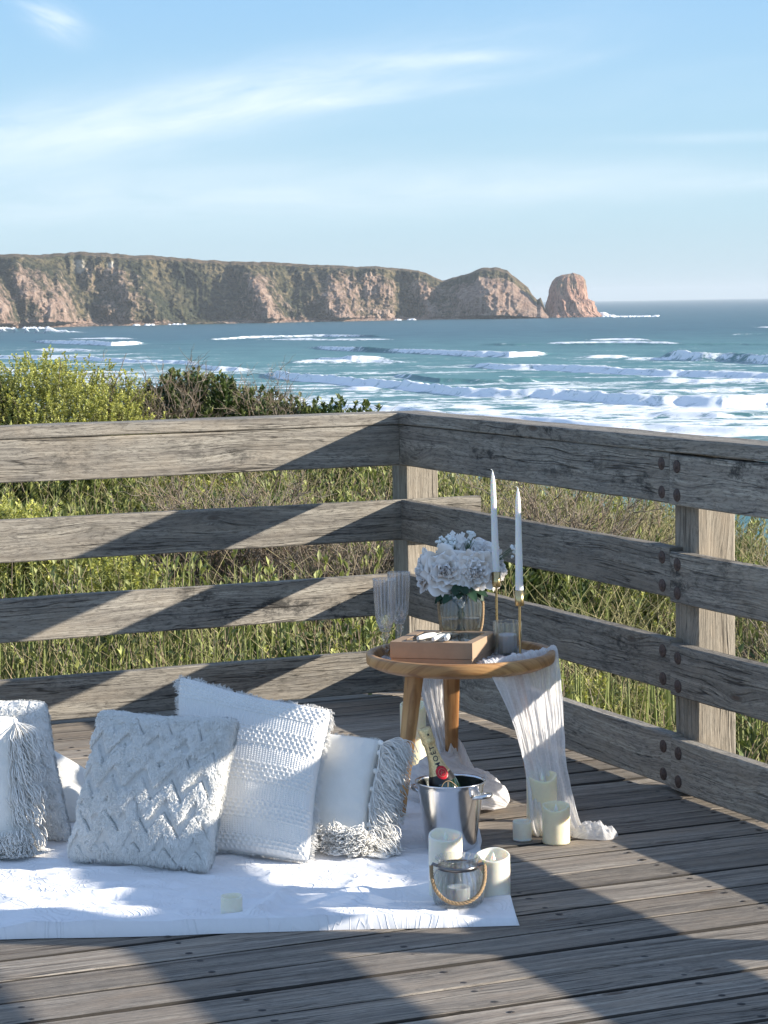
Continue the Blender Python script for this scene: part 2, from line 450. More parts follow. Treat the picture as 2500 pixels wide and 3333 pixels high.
# ------------------------------------------------------------------ boards
def board(mb, p0, p1, wdir, ddir, w, d, seed, seg=14, ch=.004, wob=.0015, gc0=0.0):
    """sweeps a chamfered w x d section from p0 to p1; p0/p1 are the section's centre"""
    p0 = np.array(p0, float); p1 = np.array(p1, float); wdir = np.array(wdir, float); ddir = np.array(ddir, float)
    L = np.linalg.norm(p1-p0)
    a, b = w/2, d/2
    sec = np.array([(-a+ch, -b), (a-ch, -b), (a, -b+ch), (a, b-ch), (a-ch, b), (-a+ch, b), (-a, b-ch), (-a, -b+ch)])
    per = np.concatenate([[0], np.cumsum(np.linalg.norm(np.diff(sec, axis=0), axis=1))])
    t = np.linspace(0, 1, seg+1)
    P = p0[None]+(p1-p0)[None]*t[:, None]
    r = np.random.default_rng(int(seed*977) % 99991)
    w1 = (r.random((seg+1, 8))-.5)*2*wob
    w2 = (r.random((seg+1, 8))-.5)*2*wob
    S = P[:, None, :] + (sec[None, :, 0]+w1)[..., None]*wdir + (sec[None, :, 1]+w2)[..., None]*ddir
    # long faces as separate strips so the grain does not wrap
    for k in range(8):
        k2 = (k+1) % 8
        V = np.stack([S[:, k], S[:, k2]], 1)
        ya = per[k]; yb = per[k]+np.linalg.norm(sec[k2]-sec[k])
        at = np.stack([np.stack([gc0+t*L, np.full_like(t, ya), np.full_like(t, seed)], -1), np.stack([gc0+t*L, np.full_like(t, yb), np.full_like(t, seed)], -1)], 1)
        mb.add(V.reshape(-1, 3), grid_faces(seg+1, 2), at.reshape(-1, 3))
    for e in (0, seg):
        at = np.stack([sec[:, 1]*.3, sec[:, 0], np.full(8, seed+.37)], -1)
        mb.add(S[e], [list(range(8)) if e else list(range(7, -1, -1))], at, smooth=False)

Ud = np.array([CU, SU, 0]); Vd = np.array([SU, -CU, 0]); Zd = np.array([0, 0, 1.])

# ------------------------------------------------------------------ deck
mb = MB()
P0 = .138
for k in range(-2, 62):
    v0 = P0+.165*k; gap = random.uniform(.007, .015)
    v1 = P0+.165*(k+1)-gap
    z = random.uniform(-.0015, .0015)
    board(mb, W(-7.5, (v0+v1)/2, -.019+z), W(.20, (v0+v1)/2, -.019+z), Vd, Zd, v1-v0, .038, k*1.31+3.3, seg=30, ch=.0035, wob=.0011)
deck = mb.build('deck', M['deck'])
tag(deck, 'weathered grey timber deck boards', kind='structure')
sb = MB()
for k in range(0, 61):
    for j in range(-15, 3):
        u = -.957+.465*j
        if u > 0: continue
        for dv in (.034, .128):
            if random.random() < .06: continue
            c = W(u+random.uniform(-.006, .006), P0+.165*k+dv+random.uniform(-.005, .005), .0008)
            n = 9; th = np.linspace(0, 2*PI, n, endpoint=False)
            r = random.uniform(.0055, .0085)
            V = np.array([c+[r*1.25*math.cos(t), r*math.sin(t), 0] for t in th])
            V2 = np.array([c+[r*.4*math.cos(t), r*.4*math.sin(t), .0012] for t in th])
            sb.add(np.vstack([V, V2]), grid_faces(2, n, True)); sb.add(V2, [list(range(n))])
o = sb.build('screw', M['screw'], deck); tag(o, kind='stuff')
# joists under the deck
jb = MB()
for j in range(-15, 3):
    u = -.957+.465*j
    if u > .1: continue
    board(jb, W(u, -.18, -.11), W(u, 10.3, -.11), Ud, Zd, .045, .14, 50+j*.7, seg=4)
jb.build('joist', M['deck'], deck)

# ------------------------------------------------------------------ railings
RT = .045
def bolt(parent, c, nrm, r=.0195):
    b = MB()
    prof = [(0.0005, .0035), (r*.35, .004), (r*.40, .002), (r*.80, .0024), (r, .0012), (r*1.04, -.002)]
    lathe(b, prof, c, 14, nrm)
    return b.build('bolt', M['rust'], parent)
ROWS = [(.884, 1.037), (.600, .752), (.3145, .470), (.020, .178)]
fr = root('deck_railing', W(-3.4, 0, 0), 'sunlit weathered timber railing across the back of the deck, striped by diagonal shadows', 'railing')
tips = [.0, .34, .0, .0]
for i, (z0, z1) in enumerate(ROWS):
    mb = MB(); board(mb, W(-6.8, -RT/2, (z0+z1)/2), W(-.001+tips[i], -RT/2, (z0+z1)/2), Zd, Vd, z1-z0, RT, 101.3+i*2.7, seg=26, wob=.0014)
    mb.build('rail', M['rail'], fr)
mb = MB(); board(mb, W(-6.8, -.068, 1.0615), W(-.001, -.068, 1.0615), Vd, Zd, .145, .044, 121.9, seg=26, wob=.0014)
mb.build('cap_rail', M['rail'], fr)
for u in (-3.3, -6.1):
    mb = MB(); board(mb, W(u, -.115, -1.0), W(u, -.115, 1.035), Ud, Vd, .135, .135, 131+u, seg=8)
    mb.build('post', M['post'], fr)
sr = root('deck_railing', W(0, 4.1, 0), 'shaded weathered timber railing along the right side with rusty bolts', 'railing')
ZO = [(0, 0, 0), (-.004, .0, .004), (-.006, .003, 0), (.0, .002, -.004)]
VJ = [0.001, 2.033, 4.12, 6.2, 9.8]
jit = [[0, -.003, .004, 0], [0, -.013, .003, 0], [0, -.010, .002, 0], [0, -.006, .004, 0]]
for i, (z0, z1) in enumerate(ROWS):
    for k in range(4):
        va, vb = VJ[k]+.003, VJ[k+1]-.004
        dz = jit[i][k]; du = [0, -.004, .002, 0][k]
        zt = z1 if i else z1
        mb = MB(); board(mb, W(RT/2+du, va, (z0+zt)/2+dz), W(RT/2+du, vb, (z0+zt)/2+dz), Zd, Ud, zt-z0, RT, 201.3+i*3.7+k*11.1, seg=16, wob=.0013)
        rl = mb.build('rail', M['rail'], sr)
        for kk, vv in ((k, va+.045), (k+1, vb-.045)):
            if k == 0 and kk == 0: continue
            if vv > 6.3: continue
            for zz in (.032, .118):
                bolt(rl, W(du-.001, vv, z0+dz+zz), -Ud)
for k, (va, vb) in enumerate(((-.14, 3.6), (3.603, 9.8))):
    mb = MB(); board(mb, W(.068, va, 1.0615), W(.068, vb, 1.0615), Ud, Zd, .145, .044, 241.3+k*5, seg=24, wob=.0014)
    mb.build('cap_rail', M['rail'], sr)
for v in (-.115, 2.045, 4.12, 6.2, 9.0):
    mb = MB(); board(mb, W(.1135, v, -1.0), W(.1135, v, 1.035), Ud, Vd, .135, .132, 251+v, seg=8, ch=.005)
    mb.build('post', M['post'], sr)

# ------------------------------------------------------------------ blanket
def blanket():
    nx, ny = 420, 300
    s = np.linspace(0, 1, nx)[:, None]; t = np.linspace(0, 1, ny)[None, :]
    BL = np.array([-1.95, 5.475]); BR = np.array([.308, 5.579]); TR = np.array([.215, 7.42]); TL = np.array([-1.95, 7.30])
    X = (BL[0]*(1-s)+BR[0]*s)*(1-t)+(TL[0]*(1-s)+TR[0]*s)*t
    Y = (BL[1]*(1-s)+BR[1]*s)*(1-t)+(TL[1]*(1-s)+TR[1]*s)*t
    X = X + .012*(fbm(Y*4, Y*0+3.3, 3)-.5)*sstep(.8, 1, s+0*t) - .02*np.exp(-((Y-6.35)/.12)**2)*sstep(.8, 1, s+0*t)
    Y = Y + .045*(fbm(X*3.2, X*0+1.3, 3)-.5)*sstep(.3, 0, t+0*s)*sstep(1., .9, s+0*t)
    wr = ridged(X*1.7+Y*.9, Y*4.2-X*.6, 3)
    wr = np.clip(wr-.58, 0, 1)*.075*fbm(X*1.1, Y*1.6, 2)*1.6
    wr2 = np.clip(ridged(X*5+2, Y*9+X*2, 2)-.66, 0, 1)*.02
    puff = .026*np.exp(-((Y-5.68-.06*np.sin(X*3))/.05)**2)*fbm(X*2.2, Y*0+4, 3)
    puff += .034*np.exp(-((Y-5.90-.10*np.sin(X*2.2+1))/.035)**2)*sstep(.35, .7, fbm(X*1.6, Y*0+9, 3))
    fold = .020*np.exp(-((X+.33-(Y-5.6)*.25)/.02)**2)*sstep(5.98, 5.75, Y)*sstep(5.55, 5.65, Y)
    Z = .013+wr+wr2+puff+fold+.002*fbm(X*30, Y*30, 2)
    e = np.minimum(np.minimum(s, 1-s)*2.2, np.minimum(t, 1-t)*1.9)+0*Z
    # folded hem: doubled cloth near the front edge and right edge
    Z += .004*sstep(.06, .045, e)
    Z = np.where(e < .004, .001, Z)
    P = np.stack([X, Y, Z], -1).reshape(-1, 3)
    mb = MB(); mb.add(P, grid_faces(nx, ny)[:, ::-1] if False else grid_faces(nx, ny))
    o = mb.build('picnic_blanket', M['blanket'])
    return tag(o, 'white embossed blanket spread on the deck under the cushions', 'blanket')
blanket()

# ------------------------------------------------------------------ cushions
def bil(c, u, v):
    BL, BR, TR, TL = [np.array(q, float) for q in c]
    u = u[..., None]; v = v[..., None]
    return (BL*(1-u)+BR*u)*(1-v)+(TL*(1-u)+TR*u)*v
def cushion_surface(c, T, n, kind, seed=1., inset=.04, sag=0.0):
    """front surface grid and back surface grid"""
    BL, BR, TR, TL = [np.array(q, float) for q in c]
    wd = np.linalg.norm(BR-BL); hd = np.linalg.norm(TL-BL)
    nrm = np.cross(BR-BL, TL-BL); nrm /= np.linalg.norm(nrm)
    if nrm[1] > 0: nrm = -nrm
    s = np.linspace(0, 1, n)
    # denser at the borders
    s = .5-.5*np.cos(s*PI)*(1-.35*np.sin(s*PI)**2)
    U, V_ = np.meshgrid(s, s, indexing='ij')
    a = 2*U-1; b = 2*V_-1
    cr_ = .022*(np.abs(a)*np.abs(b))**7
    wv_ = .006*(fbm(U*7+seed, V_*7+seed, 2)-.5)
    ui = U+inset*(-a)*(1-b**2)*np.abs(a)**2*.9-a*cr_+wv_
    vi = V_+inset*(-b)*(1-a**2)*np.abs(b)**2*.9-b*cr_+wv_
    C = bil(c, ui, vi)
    th = T*(np.clip(1-a**2, 0, 1)**.5*np.clip(1-b**2, 0, 1)**.5)**.68
    wr = .022*(fbm(U*2.6+seed, V_*2.6+seed*2, 3)-.5)*np.clip(th/T, 0, 1)
    # radiating creases near the edges
    edge = np.clip(1-th/T, 0, 1)
    cr = .010*(ridged(U*9+seed, V_*9+seed*3, 3)-.6)*edge*np.clip(th/T*4, 0, 1)
    sh = np.clip(th/T*5, 0, 1)
    d = np.zeros_like(U)
    x = U*wd; y = V_*hd
    if kind == 'tuft':
        # zigzag bands of tall tufting over flat ribs
        per = .090; zz = np.abs(((x/.088)+.25*np.sin(y*9)) % 1-.5)*2      # 0..1 triangle
        warp = .018*(fbm(x*9+3, y*9+7, 3)-.5)*2
        ph = ((y+zz*.062+warp)/per+.15) % 1
        ph2 = ((y-zz*.040+warp*1.5)/(per*1.6)+.4) % 1
        tuft = sstep(.03, .10, ph)*sstep(.66, .60, ph)
        tuft2 = sstep(.05, .1, ph2)*sstep(.5, .42, ph2)*(fbm(x*7, y*7+4, 2) > .5)
        hgt = np.maximum(tuft, .75*tuft2)
        top = sstep(.84, .93, V_)+sstep(.10, .0, V_)*.6+sstep(.93, .98, U)
        hgt = np.clip(hgt+top, 0, 1)
        fz = fbm(x*260, y*260, 3, .8)
        d = hgt*(.0078+.0080*(fz-.35)) + (1-hgt)*(.0010*np.sin(x*2*PI/.0045))
        cut = np.exp(-((ph-.66)/.035)**2)*(fbm(x*10+5, y*10, 2) > .44)
        d = d-.0075*cut
    elif kind == 'tuft_low':
        fz = fbm(x*170, y*170, 3, .75); m_ = fbm(x*8+9, y*8, 3)
        d = .004+.0085*(fz-.4)*sstep(.38, .55, m_)-.006*np.exp(-((m_-.47)/.012)**2)
    elif kind == 'waffle':
        q = .0150; r = .0135
        cell = np.abs(np.sin(PI*(x/q+.5*np.floor(y/r) % 1)))**.7*np.abs(np.sin(PI*y/r))**.7
        big = (np.sin(2*PI*y/.118+.6) > -.15)
        small = np.abs(np.sin(PI*x/.0075))*np.abs(np.sin(PI*y/.0068))
        d = np.where(big, .0060*(1-cell), .0028*small+.0015)+.0010*(fbm(x*300, y*300, 2)-.5)
    else:
        d = .0010*(fbm(x*200, y*200, 2)-.5)
    cushion_surface.pile = (hgt if kind == 'tuft' else (.3+.7*(d > .003)) if kind == 'tuft_low' else None)
    F = C+nrm*(th+wr*1.0+cr+d*sh)[..., None]
    Bk = C-nrm*(th*1.0+wr*.5)[..., None]
    Bk[0], Bk[-1], Bk[:, 0], Bk[:, -1] = F[0], F[-1], F[:, 0], F[:, -1]
    for A in (F, Bk):
        A[..., 2] -= sag*(1-b**2)*(1-a**2)
        A[..., 2] = np.maximum(A[..., 2], .017)
    return F, Bk, nrm, s
def edge_fringe(mb, pts, out, nrm, ln=.02, dens=900, w=.0012):
    """ragged threads along an edge polyline"""
    pts = np.array(pts); seg = np.linalg.norm(np.diff(pts, axis=0), axis=1); L = seg.sum()
    cum = np.concatenate([[0], np.cumsum(seg)])
    N = int(L*dens); s = rng.random(N)*L
    P = np.stack([np.interp(s, cum, pts[:, i]) for i in range(3)], -1)
    clump = fbm(s*70, s*0+2.2, 3)
    l = ln*(.35+1.1*clump)*(.7+.6*rng.random(N))
    d = out[None]+nrm[None]*rng.normal(0, .45, (N, 1))+np.cross(out, nrm)[None]*(rng.normal(0, .35, (N, 1))+(vn(s*60, s*0)-.5)[:, None]*1.6)
    d /= np.linalg.norm(d, axis=1)[:, None]
    K = 4; t = np.linspace(0, 1, K)
    Q = P[:, None, :]+d[:, None, :]*(t[None, :, None]*l[:, None, None])
    Q = Q+rng.normal(0, .0012, Q.shape)*t[None, :, None]
    Q[:, :, 2] -= .25*l[:, None]*t[None]**2
    R = np.full((N, K), w)*(1-.5*t)[None]
    twigs(mb, Q, R, 3)
def tassel(p, d, ln, seed, n=46, r0=.009):
    """a knotted tassel hanging from p along d"""
    r = np.random.default_rng(seed); mb = MB()
    p = np.array(p, float); d = np.array(d, float); d /= np.linalg.norm(d)
    lathe(mb, [(.0005, 0), (.006, .002), (.0085, .008), (.0075, .014), (.0055, .018)], p, 10, d)
    s = p+d*.014
    a = np.cross(d, [0.2, .9, .1]); a /= np.linalg.norm(a); b = np.cross(d, a)
    K = 9; t = np.linspace(0, 1, K)
    th = r.random(n)*2*PI; rr = np.sqrt(r.random(n))
    base = s[None]+.004*rr[:, None]*(np.cos(th)[:, None]*a+np.sin(th)[:, None]*b)
    spread = r0*(1.1+1.2*r.random(n))
    off = (spread*rr)[:, None, None]*(np.cos(th)[:, None, None]*a+np.sin(th)[:, None, None]*b)*np.sin(t*PI*.62)[None, :, None]*1.35
    l = ln*(.75+.4*r.random(n))
    Q = base[:, None, :]+d[None, None]*(t[None, :, None]*l[:, None, None])+off
    ph = r.random((n, 1))*6.28
    Q += (.0028*np.sin(t[None]*9+ph))[:, :, None]*a[None, None]*t[None, :, None]*1.6
    Q += (.0022*np.cos(t[None]*11+ph*2))[:, :, None]*b[None, None]*t[None, :, None]*1.6
    sagv = np.array([0, 0, -1.])*(1-abs(d[2]))
    Q += sagv[None, None]*(ln*.38*t[None, :, None]**2)
    low = .021+.004*np.abs(np.sin(th*3))[:, None]+.006*rr[:, None]
    Q[:, :, 2] = np.maximum(Q[:, :, 2], low)
    twigs(mb, Q, np.full((n, K), .00125), 3)
    return mb
def cushion(label, c, T, n, kind, mt, seed=1., inset=.04, fringe=None, group=None, sag=0.):
    ctr = (np.array(c[0])+np.array(c[1]))/2
    r = root('cushion', (ctr[0], ctr[1], .017), label, 'cushion', group)
    F, Bk, nrm, s = cushion_surface(c, T, n, kind, seed, inset, sag)
    mb = MB(); mb.add(F.reshape(-1, 3), grid_faces(n, n)); mb.add(Bk[::3, ::3].reshape(-1, 3) if False else Bk.reshape(-1, 3), grid_faces(n, n)[:, ::-1])
    mb.build('cushion_cover', mt, r)
    if cushion_surface.pile is not None:
        pl = cushion_surface.pile; N = 30000
        gu = np.gradient(F, axis=0); gv = np.gradient(F, axis=1); nn = np.cross(gu, gv); nn /= np.linalg.norm(nn, axis=2, keepdims=True)+1e-9
        if (nn[n//2, n//2]*nrm).sum() < 0: nn = -nn
        ar = np.linalg.norm(np.cross(gu, gv), axis=2)*np.clip(pl, 0, 1)**4; p_ = ar.ravel()/ar.sum()
        ix = rng.choice(n*n, N, p=p_); B_ = F.reshape(-1, 3)[ix]+gu.reshape(-1, 3)[ix]*rng.uniform(-.5, .5, (N, 1))+gv.reshape(-1, 3)[ix]*rng.uniform(-.5, .5, (N, 1))
        cl_ = rng.normal(0, .55, (N, 3)); fl = np.stack([fbm(B_[:, 0]*60, B_[:, 2]*60, 2)-.5, np.zeros(N), fbm(B_[:, 0]*60+9, B_[:, 2]*60+4, 2)-.75], -1)*3.0
        D_ = nn.reshape(-1, 3)[ix]*.8+cl_*.6+fl; D_ /= np.linalg.norm(D_, axis=1, keepdims=True)
        l_ = (.004+.005*rng.random(N))[:, None, None]; tq = np.linspace(0, 1, 3)[None, :, None]
        fm_ = MB(); twigs(fm_, B_[:, None]-nn.reshape(-1, 3)[ix][:, None]*.001+D_[:, None]*tq*l_-np.array([0, 0, .003])*tq**2, np.tile([.0011, .0010, .0004], (N, 1)), 3)
        fm_.build('pile', M['yarn_pile'], r)
    BL, BR, TR, TL = [np.array(q, float) for q in c]
    right = (BR-BL)/np.linalg.norm(BR-BL); up = (TL-BL)/np.linalg.norm(TL-BL)
    if fringe:
        fb = MB()
        if 'T' in fringe: edge_fringe(fb, F[:, -1][2:-2], up, nrm, fringe['T'], fringe.get('d', 900))
        if 'R' in fringe: edge_fringe(fb, F[-1][2:-2], right, nrm, fringe['R'], fringe.get('d', 900))
        if 'L' in fringe: edge_fringe(fb, F[0][2:-2], -right, nrm, fringe['L'], fringe.get('d', 900))
        if 'B' in fringe: edge_fringe(fb, F[:, 0][2:-2], -up, nrm, fringe['B'], fringe.get('d', 900))
        fb.build('fringe', mt, r)
    return r, F, nrm, right, up
# tufted, front and centre
cushion('cream cushion with raised zigzag tufting, in front of the honeycomb textured one',
        [(-.868, 6.235, .022), (-.466, 6.085, .018), (-.395, 6.29, .392), (-.782, 6.375, .408)], .062, 330, 'tuft', M['tufted'], 2.3, .03,
        {'T': .007, 'R': .007, 'L': .006, 'd': 2600})
cushion('large white waffle weave cushion with ragged frayed edges, behind the zigzag cushion',
        [(-.60, 6.32, .02), (-.208, 6.165, .018), (-.146, 6.43, .385), (-.590, 6.62, .462)], .060, 330, 'waffle', M['waffle'], 5.1, .045,
        {'T': .014, 'R': .015, 'L': .018, 'B': .006, 'd': 1500})
rC, FC, nC, riC, upC = cushion('low plain cream cushion with thick tassels down its right side, next to the table leg',
        [(-.40, 6.40, .02), (-.055, 6.275, .018), (-.015, 6.45, .298), (-.33, 6.60, .33)], .060, 110, 'plain', M['linen'], 7.7, .05,
        {'T': .010, 'R': .012, 'd': 1300})
i0 = 0
for k, q in enumerate(np.linspace(.97, .02, 8)):
    p = FC[-1, int(q*109)]+nC*.004+riC*-.002
    d = riC*.85+Zd*-.65+nC*.25
    b = tassel(p, d, .075, 100+k, 190, .021); b.build('tassel', M['tassel'], rC)
for k, q in enumerate(np.linspace(.99, .42, 7)):
    p = FC[int(q*109), 0]+nC*.012+Zd*.014
    d = nC*.75+riC*(-.3+.5*(k % 2))+Zd*-.12
    b = tassel(p, d, .055, 140+k, 150, .017); b.build('tassel', M['tassel'], rC)
rL, FL, nL, riL, upL = cushion('plain cream cushion with a row of long tassels, cut off at the left edge',
        [(-1.42, 6.42, .02), (-1.0, 6.335, .03), (-1.018, 6.42, .388), (-1.43, 6.50, .40)], .062, 110, 'plain', M['linen'], 9.3, .035,
        {'R': .008, 'T': .006, 'd': 1300})
for k, q in enumerate(np.linspace(.97, .02, 8)):
    p = FL[-1, int(q*109)]+nL*.003
    d = riL*.42+Zd*-.9+nL*.12
    b = tassel(p, d, .082, 200+k, 180, .020); b.build('tassel', M['tassel'], rL)
for k, q in enumerate(np.linspace(.99, .80, 4)):
    p = FL[int(q*109), 0]+nL*.012+Zd*.012
    d = nL*.7+riL*(.35-.4*(k % 2))+Zd*-.1
    b = tassel(p, d, .055, 240+k, 150, .017); b.build('tassel', M['tassel'], rL)
cushion('soft tufted white cushion wedged behind the tasselled cushion at the left edge',
        [(-1.32, 6.56, .02), (-.878, 6.475, .02), (-.965, 6.63, .392), (-1.36, 6.70, .40)], .062, 220, 'tuft_low', M['tufted'], 4.4, .03,
        {'T': .006, 'R': .006, 'd': 2400})
cushion('plain smooth cushion mostly hidden, slumped at the back between the tufted ones',
        [(-1.25, 6.74, .02), (-.835, 6.66, .02), (-.862, 6.74, .165), (-1.22, 6.90, .36)], .060, 90, 'plain', M['linen'], 1.2, .04)

# ------------------------------------------------------------------ table
TX, TY, TZ = .216, 6.812, .487
tb = root('side_table', (TX, TY, 0), 'small round wooden side table with tray rim and splayed legs', 'table')
mb = MB()
def latheg(mb, prof, c, seg, sc=1.0, seed=0.):
    prof = np.array(prof, float); th = np.linspace(0, 2*PI, seg+1)
    R = prof[:, 0][:, None]
    P = np.array(c, float)+np.stack([R*np.cos(th), R*np.sin(th), prof[:, 1][:, None]+0*th], -1)
    # planks run along x
    at = np.stack([P[..., 0], P[..., 1]+P[..., 2], np.floor((P[..., 1]-c[1])/.09)*0+seed], -1)
    mb.add(P.reshape(-1, 3), grid_faces(len(prof), seg+1)[:, ::-1], at.reshape(-1, 3))
prof = [(.0, .458), (.246, .458), (.249, .4595), (.251, .463), (.252, .480), (.254, .486), (.259, .488), (.268, .488), (.273, .486), (.275, .482), (.2745, .463), (.272, .456), (.258, .449), (.244, .443), (.236, .442), (.0, .442)]
latheg(mb, prof, (TX, TY, 0), 96, seed=3.)
mb.build('tabletop', M['table'], tb)
for k, deg in enumerate((218, 93, 338)):
    a = math.radians(deg); dr = np.array([math.cos(a), math.sin(a), 0]); tn = np.array([-math.sin(a), math.cos(a), 0])
    top = np.array([TX, TY, .442])+dr*.165; bot = np.array([TX, TY, .0])+dr*.235
    if k == 0: bot = np.array([.030, 6.690, .017]); top = np.array([TX-.135, TY-.085, .442])
    if k == 1: bot = np.array([TX-.025, TY+.25, 0.]); top = np.array([TX-.022, TY+.17, .442])
    n = 10; t = np.linspace(0, 1, n); th = np.linspace(0, 2*PI, 25)
    mb = MB(); P = []; A = []
    for q in t:
        c_ = top*(1-q)+bot*q; w = .027*(1-q)+.0145*q; h = .021*(1-q)+.0125*q
        ex = .55
        for p in th:
            cs, sn = math.cos(p), math.sin(p)
            X = w*math.copysign(abs(cs)**ex, cs); Y = h*math.copysign(abs(sn)**ex, sn)
            P.append(c_+tn*X+dr*Y); A.append((q*.45, X+Y*.7, 20+k*3))
    mb.add(P, grid_faces(n, 25), A)
    mb.add([P[-25+i] for i in range(24)], [list(range(24))])
    mb.build('leg', M['table'], tb)

# ------------------------------------------------------------------ kraft box
def solid_quadbox(mb, base, top, a=None):
    b = [np.array(p, float) for p in base]; t = [np.array(p, float) for p in top]
    def f(q): mb.add(q, [[0, 1, 2, 3]], None, smooth=False)
    f([t[0], t[1], t[2], t[3]]); f([b[3], b[2], b[1], b[0]])
    for i in range(4):
        j = (i+1) % 4; f([b[i], b[j], t[j], t[i]])
bx = [np.array(p) for p in ((.011, 6.747), (.246, 6.690), (.325, 6.925), (.093, 6.985))]
bc = sum(bx)/4
def ring(ps, s, z): return [np.array([*(bc+(p-bc)*s), z]) for p in ps]
kb = root('gift_box', (bc[0], bc[1], .458), 'brown kraft cardboard box with a clear window lid on the round table', 'box')
mb = MB(); solid_quadbox(mb, ring(bx, .985, .4585), ring(bx, .985, .4785)); mb.build('box_base', M['kraft'], kb)
mb = MB()
# lid: walls and a frame round the window
zt = .5265
o4 = ring(bx, 1.0, zt); w4 = [o4[0]+(o4[1]-o4[0])*a+(o4[3]-o4[0])*b for a, b in ((.13, .14), (.90, .14), (.90, .86), (.13, .86))]
w4i = [p-np.array([0, 0, .0015]) for p in w4]
b4 = ring(bx, 1.0, .480)
for i in range(4):
    j = (i+1) % 4
    mb.add([o4[i], o4[j], w4[j], w4[i]], [[0, 1, 2, 3]], smooth=False)
    mb.add([b4[i], b4[j], o4[j], o4[i]], [[0, 1, 2, 3]], smooth=False)
    mb.add([w4[i], w4[j], w4i[j], w4i[i]], [[0, 1, 2, 3]], smooth=False)
mb.add(b4, [[3, 2, 1, 0]], smooth=False)
lid = mb.build('box_lid', M['kraft'], kb)
mb = MB(); mb.add([p-np.array([0, 0, .001]) for p in w4], [[0, 1, 2, 3]], smooth=False); mb.build('window_film', M['film'], lid)
mb = MB()
rr = random.Random(5)
for k in range(26):
    a, b = rr.uniform(.2, .85), rr.uniform(.2, .8)
    p = o4[0]+(o4[1]-o4[0])*a+(o4[3]-o4[0])*b; p[2] = .500
    lathe(mb, [(.0005, .012), (.008, .010), (.013, .003), (.014, -.01)], p, 9, (rr.uniform(-.3, .3), rr.uniform(-.3, .3), 1))
mb.build('food', M['kraft_in'], kb)

# cheese knives on the lid
def knife(a, b, label):
    a = np.array([*a, .5285]); b = np.array([*b, .5285]); d = (b-a); L = np.linalg.norm(d); d /= L
    r = root('cheese_knife', a, label, 'knife', 'white handled knives on the kraft box')
    m1 = MB(); n = 12; t = np.linspace(0, 1, n)
    pts = a[None]+d[None]*(t*L*.62)[:, None]+np.array([0, 0, .008])
    rad = .0008+.0085*np.sin(np.clip(t*1.08+.12, 0, 1)*PI)**.55
    tube(m1, pts, rad*.95, 12); m1.build('handle', M['white_ceramic'], r)
    m2 = MB(); sd = np.array([-d[1], d[0], 0])
    p0 = a+d*L*.58+np.array([0, 0, .006]); p1 = a+d*L
    solid_quadbox(m2, [p0-sd*.006, p1-sd*.004, p1+sd*.004, p0+sd*.006], [p+np.array([0, 0, .0015]) for p in (p0-sd*.006, p1-sd*.004, p1+sd*.004, p0+sd*.006)])
    m2.build('blade', M['steel'], r)
knife((.092, 6.742), (.205, 6.915), 'leftmost of three white handled cheese knives on the box lid')
knife((.135, 6.712), (.215, 6.885), 'middle one of three white handled cheese knives on the box lid')
knife((.172, 6.712), (.190, 6.890), 'rightmost of three white handled cheese knives, pointing straight back on the box lid')

# ------------------------------------------------------------------ champagne flutes
def flute(x, y, z, label):
    r = root('champagne_flute', (x, y, z), label, 'champagne flute', 'champagne flutes on the round table')
    m1 = MB()
    def cut(R, H, th):
        hh = H+0*th
        dm = np.abs(np.sin(th*6+hh*95))*np.abs(np.sin(th*6-hh*95))
        low = sstep(.148, .120, hh)
        rib = np.abs(np.cos(th*9))
        return R*(1-.085*low*(1-dm)-.06*(1-low)*(1-rib)*sstep(.242, .225, hh))
    hs = np.linspace(.088, .240, 40)
    rad = .0165+(.0305-.0165)*sstep(.085, .125, hs)*.72+(hs-.088)/.152*.0085
    lathe(m1, [(.001, .083), (.010, .084)]+list(zip(rad, hs))+[(rad[-1]-.0018, .240)]+list(zip(rad[::-1][1::3]-.002, hs[::-1][1::3]))+[(.001, .094)], (x, y, z), 144, rfun=cut, afun=lambda H_, t_: np.where(H_+0*t_ < .140, (np.abs(np.sin(t_*6+H_*95))*np.abs(np.sin(t_*6-H_*95)))**.7*1.1, .15+.75*np.abs(np.cos(t_*9))**3))
    m1.build('bowl', M['crystal'], r)
    m2 = MB()
    lathe(m2, [(.0115, .084), (.0105, .078), (.0135, .072), (.0115, .066), (.0068, .058), (.0072, .046), (.0115, .036), (.0082, .026), (.0055, .018), (.009, .012)], (x, y, z), 8)
    m2.build('stem', M['crystal'], r)
    m3 = MB()
    lathe(m3, [(.006, .013), (.014, .0085), (.028, .0045), (.0335, .0025), (.0335, .0005), (.001, .0005)], (x, y, z), 40, ribs=12, ribamp=.02)
    m3.build('foot', M['crystal'], r)
flute(-.002, 6.840, .459, 'cut crystal champagne flute nearer the rim of the table, left of the box')
flute(.041, 7.000, .459, 'cut crystal champagne flute behind the other, nearest the roses')

